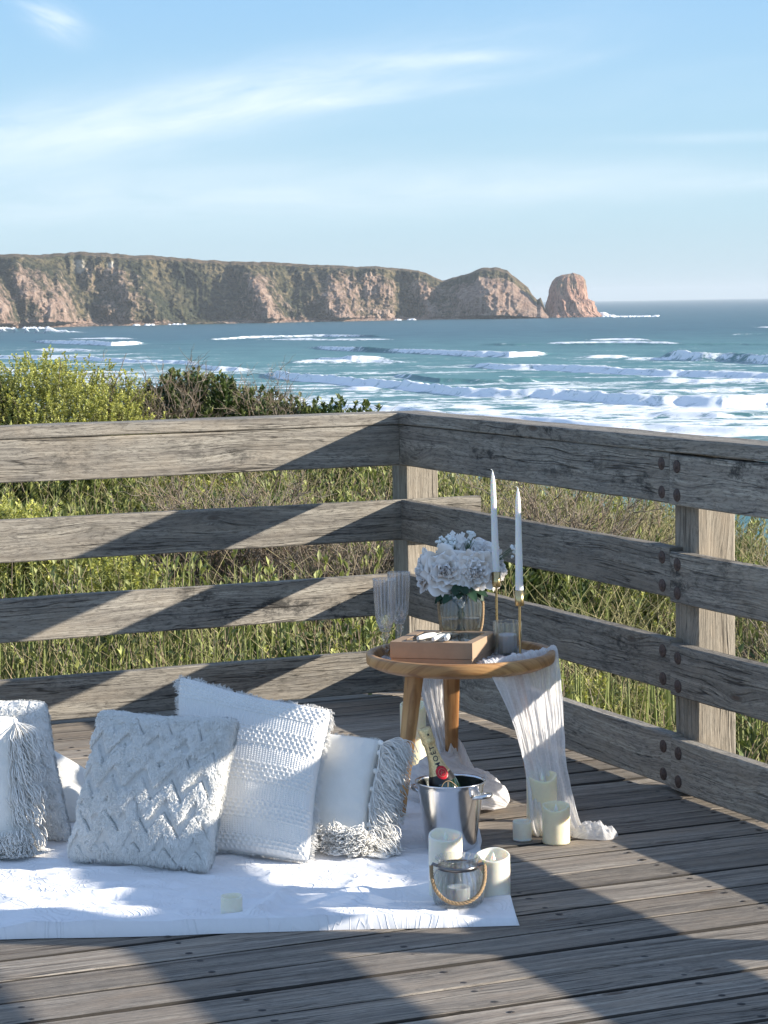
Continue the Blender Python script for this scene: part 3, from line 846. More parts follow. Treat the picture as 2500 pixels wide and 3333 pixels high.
# ------------------------------------------------------------------ vase and flowers
VX, VY, VZ = .224, 7.0, .459
vs = root('glass_vase', (VX, VY, VZ), 'ribbed glass vase with a rope handle, behind the box', 'vase')
m1 = MB()
lathe(m1, [(.001, .004), (.040, .003), (.052, .006), (.060, .02), (.063, .06), (.0635, .10), (.061, .14), (.054, .165), (.050, .178), (.052, .188), (.055, .190), (.051, .188), (.048, .178), (.052, .163), (.058, .14), (.060, .10), (.059, .06), (.056, .022), (.04, .010), (.001, .010)], (VX, VY, VZ), 168, ribs=26, ribamp=.036)
m1.build('glass_body', M['glass'], vs)
m1 = MB(); lathe(m1, [(.001, .0115), (.05, .012), (.056, .03), (.058, .07), (.057, .098), (.001, .099)], (VX, VY, VZ), 48); m1.build('water', M['water'], vs)
def rope(mb, pts, r, strands=3, turns_per_m=110):
    pts = np.array(pts, float)
    seg = np.linalg.norm(np.diff(pts, axis=0), axis=1); cum = np.concatenate([[0], np.cumsum(seg)]); L = cum[-1]
    n = max(40, int(L*900)); s = np.linspace(0, L, n)
    P = np.stack([np.interp(s, cum, pts[:, i]) for i in range(3)], -1)
    # light smoothing
    for _ in range(6): P[1:-1] = (P[:-2]+2*P[1:-1]+P[2:])/4
    tg = np.gradient(P, axis=0); tg /= np.linalg.norm(tg, axis=1)[:, None]
    a = np.cross(tg, [0.13, .97, .21]); a /= np.linalg.norm(a, axis=1)[:, None]; b = np.cross(tg, a)
    for k in range(strands):
        ph = s*turns_per_m+k*2*PI/strands
        Q = P+r*.5*(np.cos(ph)[:, None]*a+np.sin(ph)[:, None]*b)
        tube(mb, Q, r*.58, 6)
m1 = MB()
th = np.linspace(-.06, PI+.06, 30)
pts = [(VX-.066*math.cos(t), VY-.018-.052*math.sin(t)**.6 if math.sin(t) > 0 else VY-.018, VZ+.150-.135*max(0, math.sin(t))**.75) for t in th]
rope(m1, pts, .0042, turns_per_m=260); m1.build('rope_handle', M['rope'], vs)
# stems and leaves in the vase
m1 = MB()
for k in range(16):
    a = k*2.4; r_ = .012+.02*((k*37) % 10)/10
    tube(m1, [(VX+r_*math.cos(a), VY+r_*math.sin(a), VZ+.02+.004*(k % 5)), (VX-r_*.4*math.cos(a), VY-r_*.4*math.sin(a), VZ+.11), (VX+.04*math.cos(a), VY+.03*math.sin(a), VZ+.21)], .0022, 6,
         attr=np.tile([.035, .07, .025], (3, 1)))
m1.build('flower_stems', M['leaf_dark'], vs)
def leaf_patch(mb, base, d, nrm, L, w, col, curl=.25, n=7, m=5):
    d = np.array(d, float); d /= np.linalg.norm(d); nrm = np.array(nrm, float); nrm -= d*np.dot(nrm, d); nrm /= np.linalg.norm(nrm); s = np.cross(d, nrm)
    P = []
    for i in range(n):
        t = i/(n-1)
        for j in range(m):
            q = j/(m-1)*2-1
            ww = w*math.sin(PI*min(1, t*.94+.05))**.75
            P.append(np.array(base)+d*L*t+s*q*ww+nrm*(-curl*L*t*t+.12*w*abs(q)))
    mb.add(P, grid_faces(n, m), np.tile(col, (n*m, 1)))
m1 = MB()
for k in range(15):
    a = -PI*.05-k*PI*.9/14+random.uniform(-.1, .1); a2 = a
    d = (math.cos(a2)*.7, math.sin(a2)*.5, -.55+random.uniform(-.3, .45))
    g_ = random.uniform(.7, 1.2)
    leaf_patch(m1, (VX+.035*math.cos(a2), VY+.03*math.sin(a2), VZ+.195+random.uniform(-.01, .012)), d, (0, -.5, .8), random.uniform(.045, .065), .015, (.022*g_, .06*g_, .03*g_))
m1.build('leaf', M['leaf_dark'], vs)
def peony(c, ax, R, seed, label):
    r = np.random.default_rng(seed); ax = np.array(ax, float); ax /= np.linalg.norm(ax)
    t0 = np.array([0, 0, 1.]) if abs(ax[2]) < .8 else np.array([1., 0, 0])
    e1 = np.cross(ax, t0); e1 /= np.linalg.norm(e1); e2 = np.cross(ax, e1)
    c = np.array(c, float)
    ro = root('peony', c-ax*R*.6, label, 'flower', 'silk peonies in the glass vase')
    mb = MB()
    layers = [(5, 1.0, 1.30, 1.2), (5, .90, .98, 1.15), (5, .74, .70, 1.1), (5, .56, .46, 1.0), (5, .38, .30, .9), (4, .20, .18, .8)]
    for li, (n, rad, open_, wid) in enumerate(layers):
        for k in range(n):
            a = 2*PI*(k+.5*(li % 2)+r.uniform(-.18, .18))/n
            dr = e1*math.cos(a)+e2*math.sin(a); tn = -e1*math.sin(a)+e2*math.cos(a)
            N, Mm = 11, 13; P = []; A = []
            ph = r.uniform(0, 6.28); rf = r.uniform(.85, 1.15); op = open_+r.uniform(-.10, .10)
            fr_ = r.integers(3, 6)
            for i in range(N):
                t = i/(N-1)
                for j in range(Mm):
                    q = j/(Mm-1)*2-1
                    ang = t*op                       # bending outwards from the axis
                    rr_ = R*rad*rf*math.sin(min(ang, 1.57)*1.0+.12)*1.05
                    hh = R*(.75*(1-math.cos(ang*1.0)))*-.45+R*.78*t*(1.02-.62*rad)
                    ww = R*wid*rad*math.sin(PI*min(.97, t*.62+.16))**.8
                    cup = .38*(q*q)*ww*(1 if li > 0 else .6)
                    ruf = (.050*R*math.sin(q*fr_*1.5+ph)+.022*R*math.sin(q*7+ph*2))*t**2.6
                    notch = -.10*R*t**5*(math.cos(q*fr_*1.6+ph)+.6*abs(q)**2*2)
                    p = c-ax*R*.45+dr*(rr_+notch-cup*.45+ruf*.7)+tn*q*ww+ax*(hh+cup*.25+ruf)
                    P.append(p); A.append((t, li/6, seed % 7))
            mb.add(P, grid_faces(N, Mm), A)
    mb.build('petals', M['petal'], ro)
    s2 = MB(); tube(s2, [c-ax*R*.5, (c-ax*R*.5)*.5+np.array([VX, VY, VZ+.16])*.5, (VX, VY, VZ+.12)], .0025, 6, attr=np.tile([.04, .08, .03], (3, 1))); s2.build('stem', M['leaf_dark'], ro)
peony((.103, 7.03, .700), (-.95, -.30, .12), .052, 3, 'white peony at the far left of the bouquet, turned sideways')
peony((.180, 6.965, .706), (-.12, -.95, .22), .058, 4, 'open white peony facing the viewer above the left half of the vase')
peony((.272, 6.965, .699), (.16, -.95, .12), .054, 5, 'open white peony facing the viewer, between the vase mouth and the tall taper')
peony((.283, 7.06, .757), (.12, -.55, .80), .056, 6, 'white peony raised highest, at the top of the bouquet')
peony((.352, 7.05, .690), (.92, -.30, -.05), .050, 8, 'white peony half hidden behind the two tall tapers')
def gyps(c, n, R, seed, label):
    r = np.random.default_rng(seed); c = np.array(c, float)
    ro = root('baby_breath', (VX, VY, VZ+.18), label, 'filler flower', 'sprigs of tiny white blossoms in the bouquet')
    s2 = MB(); b2 = MB()
    for k in range(n):
        d = r.normal(0, 1, 3); d /= np.linalg.norm(d); p = c+d*np.array(R)*r.random()**.4
        tube(s2, [np.array([VX, VY, VZ+.17]), c*.75+np.array([VX, VY, VZ+.2])*.25+d*.006, p], [.0013, .0009, .0006], 4, attr=np.tile([.10, .17, .09], (3, 1)), caps=False)
        s = r.uniform(.0028, .0052)
        for _ in range(3):
            q = p+r.normal(0, s*.55, 3)
            lathe(b2, [(.0002, -s), (s*.8, -s*.4), (s, .1*s), (s*.6, s*.8), (.0002, s)], q, 6, r.normal(0, 1, 3))
    s2.build('stem', M['leaf_dark'], ro); b2.build('blossom', M['bud'], ro)
gyps((.188, 7.06, .765), 95, (.036, .03, .034), 21, 'dense ball of tiny white blossoms, upper left of the bouquet')
gyps((.258, 7.08, .790), 16, (.026, .02, .022), 22, 'thin sprig of tiny buds poking above the highest peony')
gyps((.382, 7.02, .760), 7, (.014, .01, .028), 23, 'lone sprig with few buds between the two tapers')
gyps((.222, 6.955, .625), 22, (.014, .008, .030), 24, 'sprig of tiny buds hanging into the mouth of the vase')
# a small blue-white hydrangea head on top of the spray
m1 = MB(); r = np.random.default_rng(31)
for k in range(60):
    p = np.array([.213, 7.07, .785])+r.normal(0, 1, 3)*np.array([.013, .010, .009])
    for q in range(4):
        a = q*PI/2+r.uniform(0, .5); leaf_patch(m1, p, (math.cos(a), -.25, math.sin(a)), (0, -1, 0), .010, .0048, (.8, 0, 2), .1, 3, 3)
hy = m1.build('hydrangea', M['petal']); tag(hy, 'small cluster of pale blue-white petals at the crown of the bouquet', 'flower')

# ------------------------------------------------------------------ candlesticks and tapers
def stick(x, y, ztop, label):
    r = root('candlestick', (x, y, .459), label, 'candlestick', 'brass candlesticks on the round table')
    m1 = MB(); lathe(m1, [(.001, 0), (.030, 0), (.032, .002), (.030, .005), (.006, .007), (.001, .007)], (x, y, .459), 40); m1.build('base', M['brass'], r)
    m1 = MB(); tube(m1, [(x, y, .464), (x, y, ztop-.045)], .0036, 14); m1.build('rod', M['brass'], r)
    m1 = MB(); lathe(m1, [(.001, -.046), (.0125, -.046), (.0132, -.045), (.0132, 0), (.0118, .0), (.0112, -.028), (.001, -.028)], (x, y, ztop), 28); m1.build('cup', M['brass'], r)
def taper(x, y, z0, L, label, lean=(0, 0)):
    r = root('taper_candle', (x, y, z0), label, 'candle', 'tall white taper candles')
    m1 = MB(); t = np.linspace(0, 1, 24)
    rad = .0122-(.0122-.0072)*t; rad[-3:] = (.0064, .0045, .0012)
    pts = np.stack([x+lean[0]*t*L, y+lean[1]*t*L, z0+t*L], -1); tube(m1, pts, rad, 20); m1.build('wax', M['wax_white'], r)
    m1 = MB(); e = pts[-1]; tube(m1, [e, e+[-.0015, 0, .003], e+[-.005, 0, .005]], .0009, 6); m1.build('wick', M['bud'], r)
stick(.331, 6.99, .697, 'brass candlestick holding the taller taper, its rod rising beside the box corner')
stick(.390, 6.825, .661, 'brass candlestick standing on the gauze in front of the ribbed tumbler')
taper(.331, 6.99, .672, .325, 'tall white taper whose tip is the highest point on the table', (-.022, 0))
taper(.390, 6.825, .638, .320, 'white taper rising to the right of the taller one, lower tip', (-.004, 0))

# ------------------------------------------------------------------ tumbler with candle
vt = root('candle_tumbler', (.357, 6.875, .459), 'ribbed clear glass tumbler between the brass rods', 'glass')
m1 = MB(); lathe(m1, [(.001, .002), (.036, .002), (.0385, .006), (.0400, .05), (.0405, .102), (.0395, .104), (.0375, .102), (.0372, .05), (.0355, .012), (.001, .010)], (.357, 6.875, .459), 112, ribs=16, ribamp=.05)
m1.build('glass_body', M['glass'], vt)
cd = MB(); lathe(cd, [(.001, .012), (.026, .012), (.0275, .015), (.0275, .062), (.026, .066), (.020, .061), (.001, .060)], (.357, 6.875, .459), 32)
o = cd.build('tea_candle', M['wax_white']); tag(o, 'white candle standing inside the ribbed tumbler on the table', 'candle')

# ------------------------------------------------------------------ LED pillar candles
def pillar(x, y, z, R, H, label, mt, seed=0, flame=True):
    r = root('pillar_candle', (x, y, z), label, 'candle', 'flameless pillar candles')
    m1 = MB(); seg = 64
    def rf(Rr, Hh, th): return Rr
    hs = [(.001, .0), (R*.97, .0), (R, .003)]+[(R*(1+.006*math.sin(q*7+seed)), H*q) for q in np.linspace(.05, .93, 10)]
    hs += [(R, H*.965), (R*.985, H*.985), (R*.94, H*.992), (R*.86, H*.985), (R*.80, H-.012), (R*.66, H-.022), (R*.35, H-.030), (.001, H-.032)]
    prof = np.array(hs); th = np.linspace(0, 2*PI, seg, endpoint=False)
    Rr = prof[:, 0][:, None]+0*th; Z = prof[:, 1][:, None]+0*th
    # wavy rim: high at the back, low at the front
    ta = np.arctan2(np.sin(th+PI/2), np.cos(th+PI/2))
    wv = R*(-.36*((1+np.cos(ta))/2)**1.6+.06+.03*np.sin(2*th+seed)+.03*np.sin(3*th+seed*2))*(1. if flame else .3)
    Z = Z+wv[None]*sstep(H*.6, H*.97, prof[:, 1])[:, None]*np.where(prof[:, 0] > R*.7, 1., .35)[:, None]
    P = np.stack([x+Rr*np.cos(th), y+Rr*np.sin(th), z+Z], -1)
    m1.add(P.reshape(-1, 3), grid_faces(len(prof), seg, True)[:, ::-1]); m1.build('wax', mt, r)
    if flame:
        m1 = MB(); s = min(R*.24, .007)
        lathe(m1, [(.0005, 0), (s*.7, s*.5), (s, s*1.4), (s*.85, s*2.3), (s*.45, s*3.4), (.0003, s*4.4)], (x, y-.004, z+H-.029), 14)
        m1.build('flame', M['flame'], r)
pillar(.432, 6.565, .001, .043, .172, 'tallest pillar candle, standing behind the sheer gauze end', M['wax'], 1)
pillar(.463, 6.447, .001, .0382, .109, 'yellowish pillar candle in front of the gauze, right of the small stub', M['wax'], 2)
pillar(.371, 6.480, .001, .0265, .056, 'short stub candle left of the gauze on bare boards', M['wax_pale'], 3, False)
pillar(.141, 5.835, .014, .0425, .160, 'pale pillar candle in front of the ice bucket, behind the rope jar', M['wax_pale'], 4)
pillar(.258, 5.795, .014, .0425, .116, 'pale pillar candle at the blanket corner, right of the rope jar', M['wax_pale'], 5)
pillar(-.386, 5.645, .016, .0265, .054, 'small stub candle alone on the front of the blanket', M['wax_pale'], 6, False)
pillar(.083, 7.53, .001, .042, .215, 'tall pillar candle behind the front table leg in the shade', M['wax'], 7)
pillar(.050, 7.39, .014, .025, .05, 'tiny stub candle just left of the tall one behind the table leg', M['wax_pale'], 8, False)

# ------------------------------------------------------------------ rope jar lantern
JX, JY, JZ = .168, 5.72, .014
jr = root('jar_lantern', (JX, JY, JZ), 'squat ribbed glass jar lantern with metal collar and rope handle', 'lantern')
m1 = MB(); lathe(m1, [(.001, .003), (.048, .002), (.056, .006), (.060, .018), (.064, .045), (.062, .066), (.056, .078), (.050, .084), (.048, .088), (.048, .104), (.052, .107), (.055, .110), (.054, .113), (.048, .114), (.045, .110), (.044, .090), (.052, .076), (.058, .064), (.060, .045), (.056, .018), (.05, .012), (.001, .010)], (JX, JY, JZ), 180, ribs=22, ribamp=.040, zs=1.1)
m1.build('glass_body', M['glass'], jr)
m1 = MB(); lathe(m1, [(.0495, .087), (.0505, .087), (.0510, .096), (.0495, .097)], (JX, JY, JZ+.009), 60)
for s in (-1, 1):
    tube(m1, [(JX+s*.050, JY-.004, JZ+.103), (JX+s*.062, JY-.006, JZ+.109), (JX+s*.064, JY-.006, JZ+.103)], .004, 8)
m1.build('metal_collar', M['dark_metal'], jr)
m1 = MB(); th = np.linspace(0, PI, 30)
pts = [(JX-.0655*math.cos(t)*(1+.08*math.sin(t)), JY-.006-.066*math.sin(t)**.55, JZ+.103-.078*math.sin(t)**.9) for t in th]
rope(m1, pts, .0048, turns_per_m=240); m1.build('rope_handle', M['rope'], jr)
cd = MB(); lathe(cd, [(.001, .012), (.028, .012), (.029, .015), (.029, .046), (.027, .050), (.02, .046), (.001, .045)], (JX, JY, JZ), 32)
o = cd.build('tea_candle', M['wax_white']); tag(o, 'white candle inside the squat rope-handled jar', 'candle')

# ------------------------------------------------------------------ ice bucket and bottle
BX, BY, BZ = .169, 6.345, .014
bk = root('ice_bucket', (BX, BY, BZ), 'polished steel ice bucket with side lugs on the blanket corner', 'ice bucket')
m1 = MB(); lathe(m1, [(.001, .0), (.062, .0), (.066, .003), (.068, .010), (.0905, .172), (.0935, .180), (.0965, .184), (.0975, .186), (.0965, .188), (.0925, .187), (.0905, .182)], (BX, BY, BZ), 96)
m1.build('bucket_body', M['steel'], bk)
m1 = MB(); lathe(m1, [(.0906, .1825), (.0890, .176), (.0665, .014), (.001, .010)], (BX, BY, BZ), 96); m1.build('inner_wall', M['inner'], bk)
for s, an in ((1, -.35), (-1, -.35)):
    m1 = MB(); a = -.62 if s > 0 else PI-.62
    d = np.array([math.cos(a), math.sin(a), 0]); tn = np.array([-d[1], d[0], 0])
    c_ = np.array([BX, BY, BZ+.155])+d*.088
    pts = [c_-tn*.022+Zd*-.004, c_-tn*.024+d*.012, c_-tn*.018+d*.030+Zd*.002, c_+d*.038+Zd*.003, c_+tn*.018+d*.030+Zd*.002, c_+tn*.024+d*.012, c_+tn*.022+Zd*-.004]
    tube(m1, pts, [.004, .0055, .0062, .0066, .0062, .0055, .004], 10)
    V = [c_-tn*.022, c_-tn*.018+d*.028, c_+d*.036, c_+tn*.018+d*.028, c_+tn*.022]
    m1.add([v+Zd*.003 for v in V]+[v-Zd*.001 for v in V], [[0, 1, 2, 3], [8, 7, 6, 5]]); m1.add([V[0]+Zd*.003, V[3]+Zd*.003, V[4]+Zd*.003], [[0, 1, 2]])
    m1.build('handle', M['steel'], bk)
m1 = MB(); r = np.random.default_rng(77)
for k in range(26):
    p = np.array([BX, BY, BZ+.128])+np.array([r.uniform(-.06, .07), r.uniform(-.055, .06), r.uniform(-.02, .012)])
    if abs(p[0]-.15) < .04 and p[1] < BY+.03: p[0] += .05
    q = r.normal(0, 1, (3, 3)); q, _ = np.linalg.qr(q); s = r.uniform(.009, .014)
    cs = np.array([(a, b, c) for a in (-1, 1) for b in (-1, 1) for c in (-1, 1)])*s
    cs = cs*(1+.15*r.random((8, 1))); V = p+cs@q
    rad2 = np.hypot(V[:, 0]-BX, V[:, 1]-BY); f_ = np.minimum(1, .078/np.maximum(rad2, 1e-6)); V[:, 0] = BX+(V[:, 0]-BX)*f_; V[:, 1] = BY+(V[:, 1]-BY)*f_
    m1.add(V, [[0, 1, 3, 2], [4, 6, 7, 5], [0, 4, 5, 1], [2, 3, 7, 6], [0, 2, 6, 4], [1, 5, 7, 3]], smooth=False)
o = m1.build('ice_cubes', M['ice']); tag(o, 'wet ice inside the steel bucket, tinted green in place of bottle reflections', 'ice', kind='stuff')
btop = np.array([.099, 6.36, .344]); bax = np.array([-.052, .0, .16]); bax /= np.linalg.norm(bax); L = .315
bbot = btop-bax*L
bo = root('champagne_bottle', bbot, 'gold foiled dark champagne bottle leaning in the steel bucket', 'bottle')
m1 = MB(); lathe(m1, [(.001, .004), (.038, .0), (.0435, .006), (.044, .12), (.0425, .140), (.038, .160), (.031, .180), (.0235, .200), (.0185, .222)], bbot, 56, bax); m1.build('glass_body', M['bottle'], bo)
def gn(R, H, th):
    hh = H+0*th
    return R*(1+.035*(fbm(th*3.0, hh*240, 3)-.5)*sstep(.262, .275, hh)*2+.012*(vn(th*5, hh*160)-.5))
m1 = MB(); lathe(m1, [(.0305, .1835), (.0240, .201), (.0190, .222), (.0170, .245), (.0160, .262), (.0168, .268), (.0185, .272), (.0190, .278), (.0178, .283), (.0182, .290), (.0185, .308), (.0165, .314), (.009, .3165), (.001, .316)], bbot, 72, bax, rfun=gn)
foil = m1.build('gold_foil', M['gold_foil'], bo)
m1 = MB(); lathe(m1, [(.0385, .1605), (.0318, .181), (.0304, .184)], bbot, 56, bax); m1.build('black_collar', M['black_foil'], bo)
# frame on the bottle surface facing the viewer
vw = np.array([0.28, -.95, 0.1]); fr1 = vw-bax*np.dot(vw, bax); fr1 /= np.linalg.norm(fr1); sd1 = np.cross(bax, fr1)
def brad(h):
    return np.interp(h, [0, .12, .140, .160, .180, .200, .222, .245, .262, .28, .31], [.044, .044, .0425, .0385, .0315, .0242, .0192, .0172, .0162, .0190, .0186])
def wrap(h, w, off):
    """point on the bottle skin at height h and arc distance w from the viewer side"""
    R = brad(h)+off; a = w/max(R, .01)
    return bbot+bax*h+fr1*R*math.cos(a)+sd1*R*math.sin(a)
m1 = MB(); c = []
for k in range(25):
    for rr_ in (0.0, .35, .7, .93, 1.0):
        a = k*2*PI/24; c.append(wrap(.188+.0175*rr_*math.sin(a)*1.05, .0175*rr_*math.cos(a), .0016+.0006*(rr_ > .7)*(1 if rr_ < .99 else 0)))
m1.add(c, grid_faces(25, 5)); seal = m1.build('red_seal', M['red'], bo)
m1 = MB()
for rr_ in (.0105,):
    tube(m1, [wrap(.188+rr_*math.sin(a), rr_*math.cos(a), .0026) for a in np.linspace(0, 2*PI, 22)], .0005, 5)
tube(m1, [wrap(.188+y_*1.5, x_*1.5, .0026) for x_, y_ in ((-.003, -.003), (0, .004), (.003, -.003), (-.0035, .001), (.0035, .001))], .0005, 5)
m1.build('seal_emblem', M['gold_line'], seal)
# arched gold line and centre stroke on the shoulder label
m1 = MB()
tube(m1, [wrap(.163-.040*abs(w_/.032)**2.2, w_, .0012) for w_ in np.linspace(-.036, .036, 26)], .0009, 5)
tube(m1, [wrap(h_, .004-(.160-h_)*.45, .0012) for h_ in np.linspace(.160, .12, 10)], .0008, 5)
m1.build('label_line', M['gold_line'], bo)
def wrap_text(s, size, h0, w0, name, mt, parent, rot=False):
    cu = bpy.data.curves.new(name, 'FONT'); cu.body = s; cu.size = size; cu.align_x = 'CENTER'; cu.align_y = 'CENTER'; cu.resolution_u = 3
    cu.offset = size*.012; cu.space_character = 1.25
    ob = bpy.data.objects.new(name, cu); COL.objects.link(ob)
    dg = bpy.context.evaluated_depsgraph_get(); me = bpy.data.meshes.new_from_object(ob.evaluated_get(dg))
    COL.objects.unlink(ob); bpy.data.objects.remove(ob)
    V = np.zeros(len(me.vertices)*3); me.vertices.foreach_get('co', V); V = V.reshape(-1, 3)
    off = np.zeros(3); p = parent
    while p is not None: off += np.array(p.location[:]); p = p.parent
    Q = np.array([wrap(h0+x, w0+(-y), .0011)-off for x, y, _ in V])
    me.vertices.foreach_set('co', Q.astype(np.float32).ravel()); me.update()
    me.materials.clear(); me.materials.append(mt)
    o = bpy.data.objects.new(name, me); COL.objects.link(o); o.parent = parent
    return o
wrap_text('MO\u00cbT', .0205, .2330, -.001, 'lettering', M['ink'], foil)
m1 = MB(); c = []
for k in range(10):
    a = PI/2+k*PI/5; rr_ = .0052 if k % 2 == 0 else .0022
    c.append(wrap(.297+rr_*math.sin(a), rr_*math.cos(a), .0015))
m1.add(c+[wrap(.297, 0, .0016)], [[i, (i+1) % 10, 10] for i in range(10)]); m1.build('star', M['ink'], foil)

# ------------------------------------------------------------------ gauze runner
def sheet(mb, rows, nu=150, nv=90, folds=9, amp=.012, seed=0., op=.8, op2=None, crink=.0022):
    """rows: list of (left point, right point) from top to bottom"""
    Ls = np.array([r[0] for r in rows], float); Rs = np.array([r[1] for r in rows], float)
    def spl(A, t):
        k = len(A)-1; x = t*k; i = np.clip(np.floor(x).astype(int), 0, k-1); f = (x-i)[:, None]
        p0 = A[np.clip(i-1, 0, k)]; p1 = A[i]; p2 = A[i+1]; p3 = A[np.clip(i+2, 0, k)]
        return .5*((2*p1)+(-p0+p2)*f+(2*p0-5*p1+4*p2-p3)*f**2+(-p0+3*p1-3*p2+p3)*f**3)
    t = np.linspace(0, 1, nu); q = np.linspace(0, 1, nv)
    A = spl(Ls, t); B = spl(Rs, t)
    P = A[:, None]*(1-q)[None, :, None]+B[:, None]*q[None, :, None]
    dt = np.gradient(P, axis=0); dq = (B-A)[:, None]+0*P
    n = np.cross(dq, dt); n /= np.linalg.norm(n, axis=2, keepdims=True)+1e-9
    T, Q = np.meshgrid(t, q, indexing='ij')
    ph = 1.2*fbm(T*2.2+seed, Q*1.5, 2)
    f = np.sin((Q*folds+ph)*2*PI)*.55+np.sin((Q*folds*2.3+ph*2+seed)*2*PI)*.25
    f = f*amp*(.06+1.15*T)+(fbm(T*5, Q*30+seed, 3)-.5)*crink*4+(ridged(T*14+Q*3, Q*60+seed, 2)-.5)*crink
    P = P+n*f[..., None]
    ox = np.full(T.shape, op)
    if op2 is not None: ox = op*(1-T)+op2*T
    ox = ox+.16*(np.abs(f)/amp-.4)
    # ragged edges
    mb.add(P.reshape(-1, 3), grid_faces(nu, nv), np.stack([T*.45, Q*.15, np.clip(ox, 0, 1)], -1).reshape(-1, 3))
    return P
gz = MB()
zt = .4935
# over the tray on the right and down to the deck
P = sheet(gz, [((.205, 6.93, .464), (.40, 7.02, .464)), ((.245, 6.78, .464), (.462, 6.93, .464)), ((.268, 6.640, .474), (.474, 6.845, .478)), ((.272, 6.590, zt), (.489, 6.815, zt)),
           ((.286, 6.572, .478), (.498, 6.800, .474)), ((.318, 6.562, .40), (.501, 6.760, .39)), ((.352, 6.565, .31), (.502, 6.70, .28)), ((.372, 6.560, .23), (.502, 6.66, .20)),
           ((.388, 6.540, .16), (.512, 6.62, .13)), ((.393, 6.512, .09), (.525, 6.56, .065)), ((.398, 6.505, .035), (.545, 6.52, .02)), ((.410, 6.510, .006), (.585, 6.50, .006))],
      260, 190, 5.2, .0095, 1.7, 1.0, .66, .0040)
edge_fringe(gz, P[60:205, 0], np.array([-.9, -.2, -.3]), np.array([0, -1., 0]), .010, 700, .0006)
# foot trailing to the right on the boards
def lump(mb, c, rx, ry, h, seed, n=60, op=.8, fold=10, rot=0.):
    """crumpled heap of cloth"""
    th = np.linspace(0, 2*PI, n*2); rr_ = np.linspace(0.02, 1, n)
    R, T = np.meshgrid(rr_, th, indexing='ij')
    rad = 1+.16*(fbm(np.cos(T)*1.5+seed, np.sin(T)*1.5+seed, 3)-.5)*2
    x = rx*R*rad*np.cos(T); y = ry*R*rad*np.sin(T)
    prof = (1-R**2.6)**.75
    cr = ridged(x*28+seed+(y*14), y*30+seed, 3); cr2 = ridged(x*70+seed, y*50, 2)
    z = h*prof*(.55+.75*(cr-.35))+.008*(cr2-.5)*prof
    z = np.maximum(z, .0)+.0025
    ca, sa = math.cos(rot), math.sin(rot)
    V = np.stack([c[0]+x*ca-y*sa, c[1]+x*sa+y*ca, c[2]+z], -1)
    mb.add(V.reshape(-1, 3), grid_faces(n, n*2), np.stack([x*3, y*3, np.full(x.shape, op)], -1).reshape(-1, 3))
lump(gz, (.575, 6.515, 0), .068, .05, .045, 3.1, 60, .72, rot=-.3)
runner = gz.build('gauze_runner', M['gauze'])
tag(runner, 'sheer white gauze draped from the right rim of the table down to the boards', 'cloth')
gz = MB()
sheet(gz, [((.085, 6.99, .464), (.19, 7.03, .464)), ((.090, 7.055, .492), (.185, 7.088, .492)), ((.094, 7.09, .43), (.187, 7.11, .43)), ((.100, 7.10, .34), (.182, 7.12, .34)), ((.122, 7.09, .25), (.182, 7.10, .25)),
           ((.140, 7.06, .19), (.192, 7.06, .18)), ((.145, 7.00, .135), (.215, 6.99, .125)), ((.12, 6.96, .09), (.24, 6.95, .085))], 150, 120, 2.6, .009, 4.2, 1.0, 1.0, .004)
def cloth_roll(mb, pts, rad, seed, flat=.75, op=.97, sides=72, n=120):
    pts = np.array(pts, float); t = np.linspace(0, 1, n); k = len(pts)-1
    x = t*k; i = np.clip(np.floor(x).astype(int), 0, k-1); f = (x-i)[:, None]
    p0 = pts[np.clip(i-1, 0, k)]; p1 = pts[i]; p2 = pts[i+1]; p3 = pts[np.clip(i+2, 0, k)]
    P = .5*((2*p1)+(-p0+p2)*f+(2*p0-5*p1+4*p2-p3)*f**2+(-p0+3*p1-3*p2+p3)*f**3)
    rd = np.interp(t, np.linspace(0, 1, len(rad)), rad)
    tg = np.gradient(P, axis=0); tg /= np.linalg.norm(tg, axis=1)[:, None]+1e-9
    a = np.cross(tg, [0.05, .1, 1.]); a /= np.linalg.norm(a, axis=1)[:, None]+1e-9; b = np.cross(a, tg)
    th = np.linspace(0, 2*PI, sides, endpoint=False); T, H = np.meshgrid(t, th, indexing='ij')
    cs, sn = np.cos(H), np.sin(H)
    rr_ = rd[:, None]*(1+.42*(ridged(cs*2.3+seed+T*2.4, sn*2.3+T*1.2, 2)-.5)+.22*(ridged(cs*5+seed, sn*5+T*4, 2)-.5)+.10*(fbm(T*26+seed, cs*3+sn*2, 2)-.5))
    V = P[:, None]+rr_[..., None]*(cs[..., None]*a[:, None]+flat*sn[..., None]*b[:, None])
    V[..., 2] = np.maximum(V[..., 2], .0125+.002*np.sin(H*5))
    mb.add(V.reshape(-1, 3), grid_faces(n, sides, True), np.stack([T*.4, H*.03, np.full(T.shape, op)], -1).reshape(-1, 3))
cloth_roll(gz, [(.19, 7.02, .12), (.15, 6.98, .105), (.165, 6.93, .085), (.215, 6.90, .068), (.275, 6.875, .052), (.325, 6.865, .035), (.350, 6.86, .02)], (.036, .056, .070, .068, .062, .05, .012), 3.3)
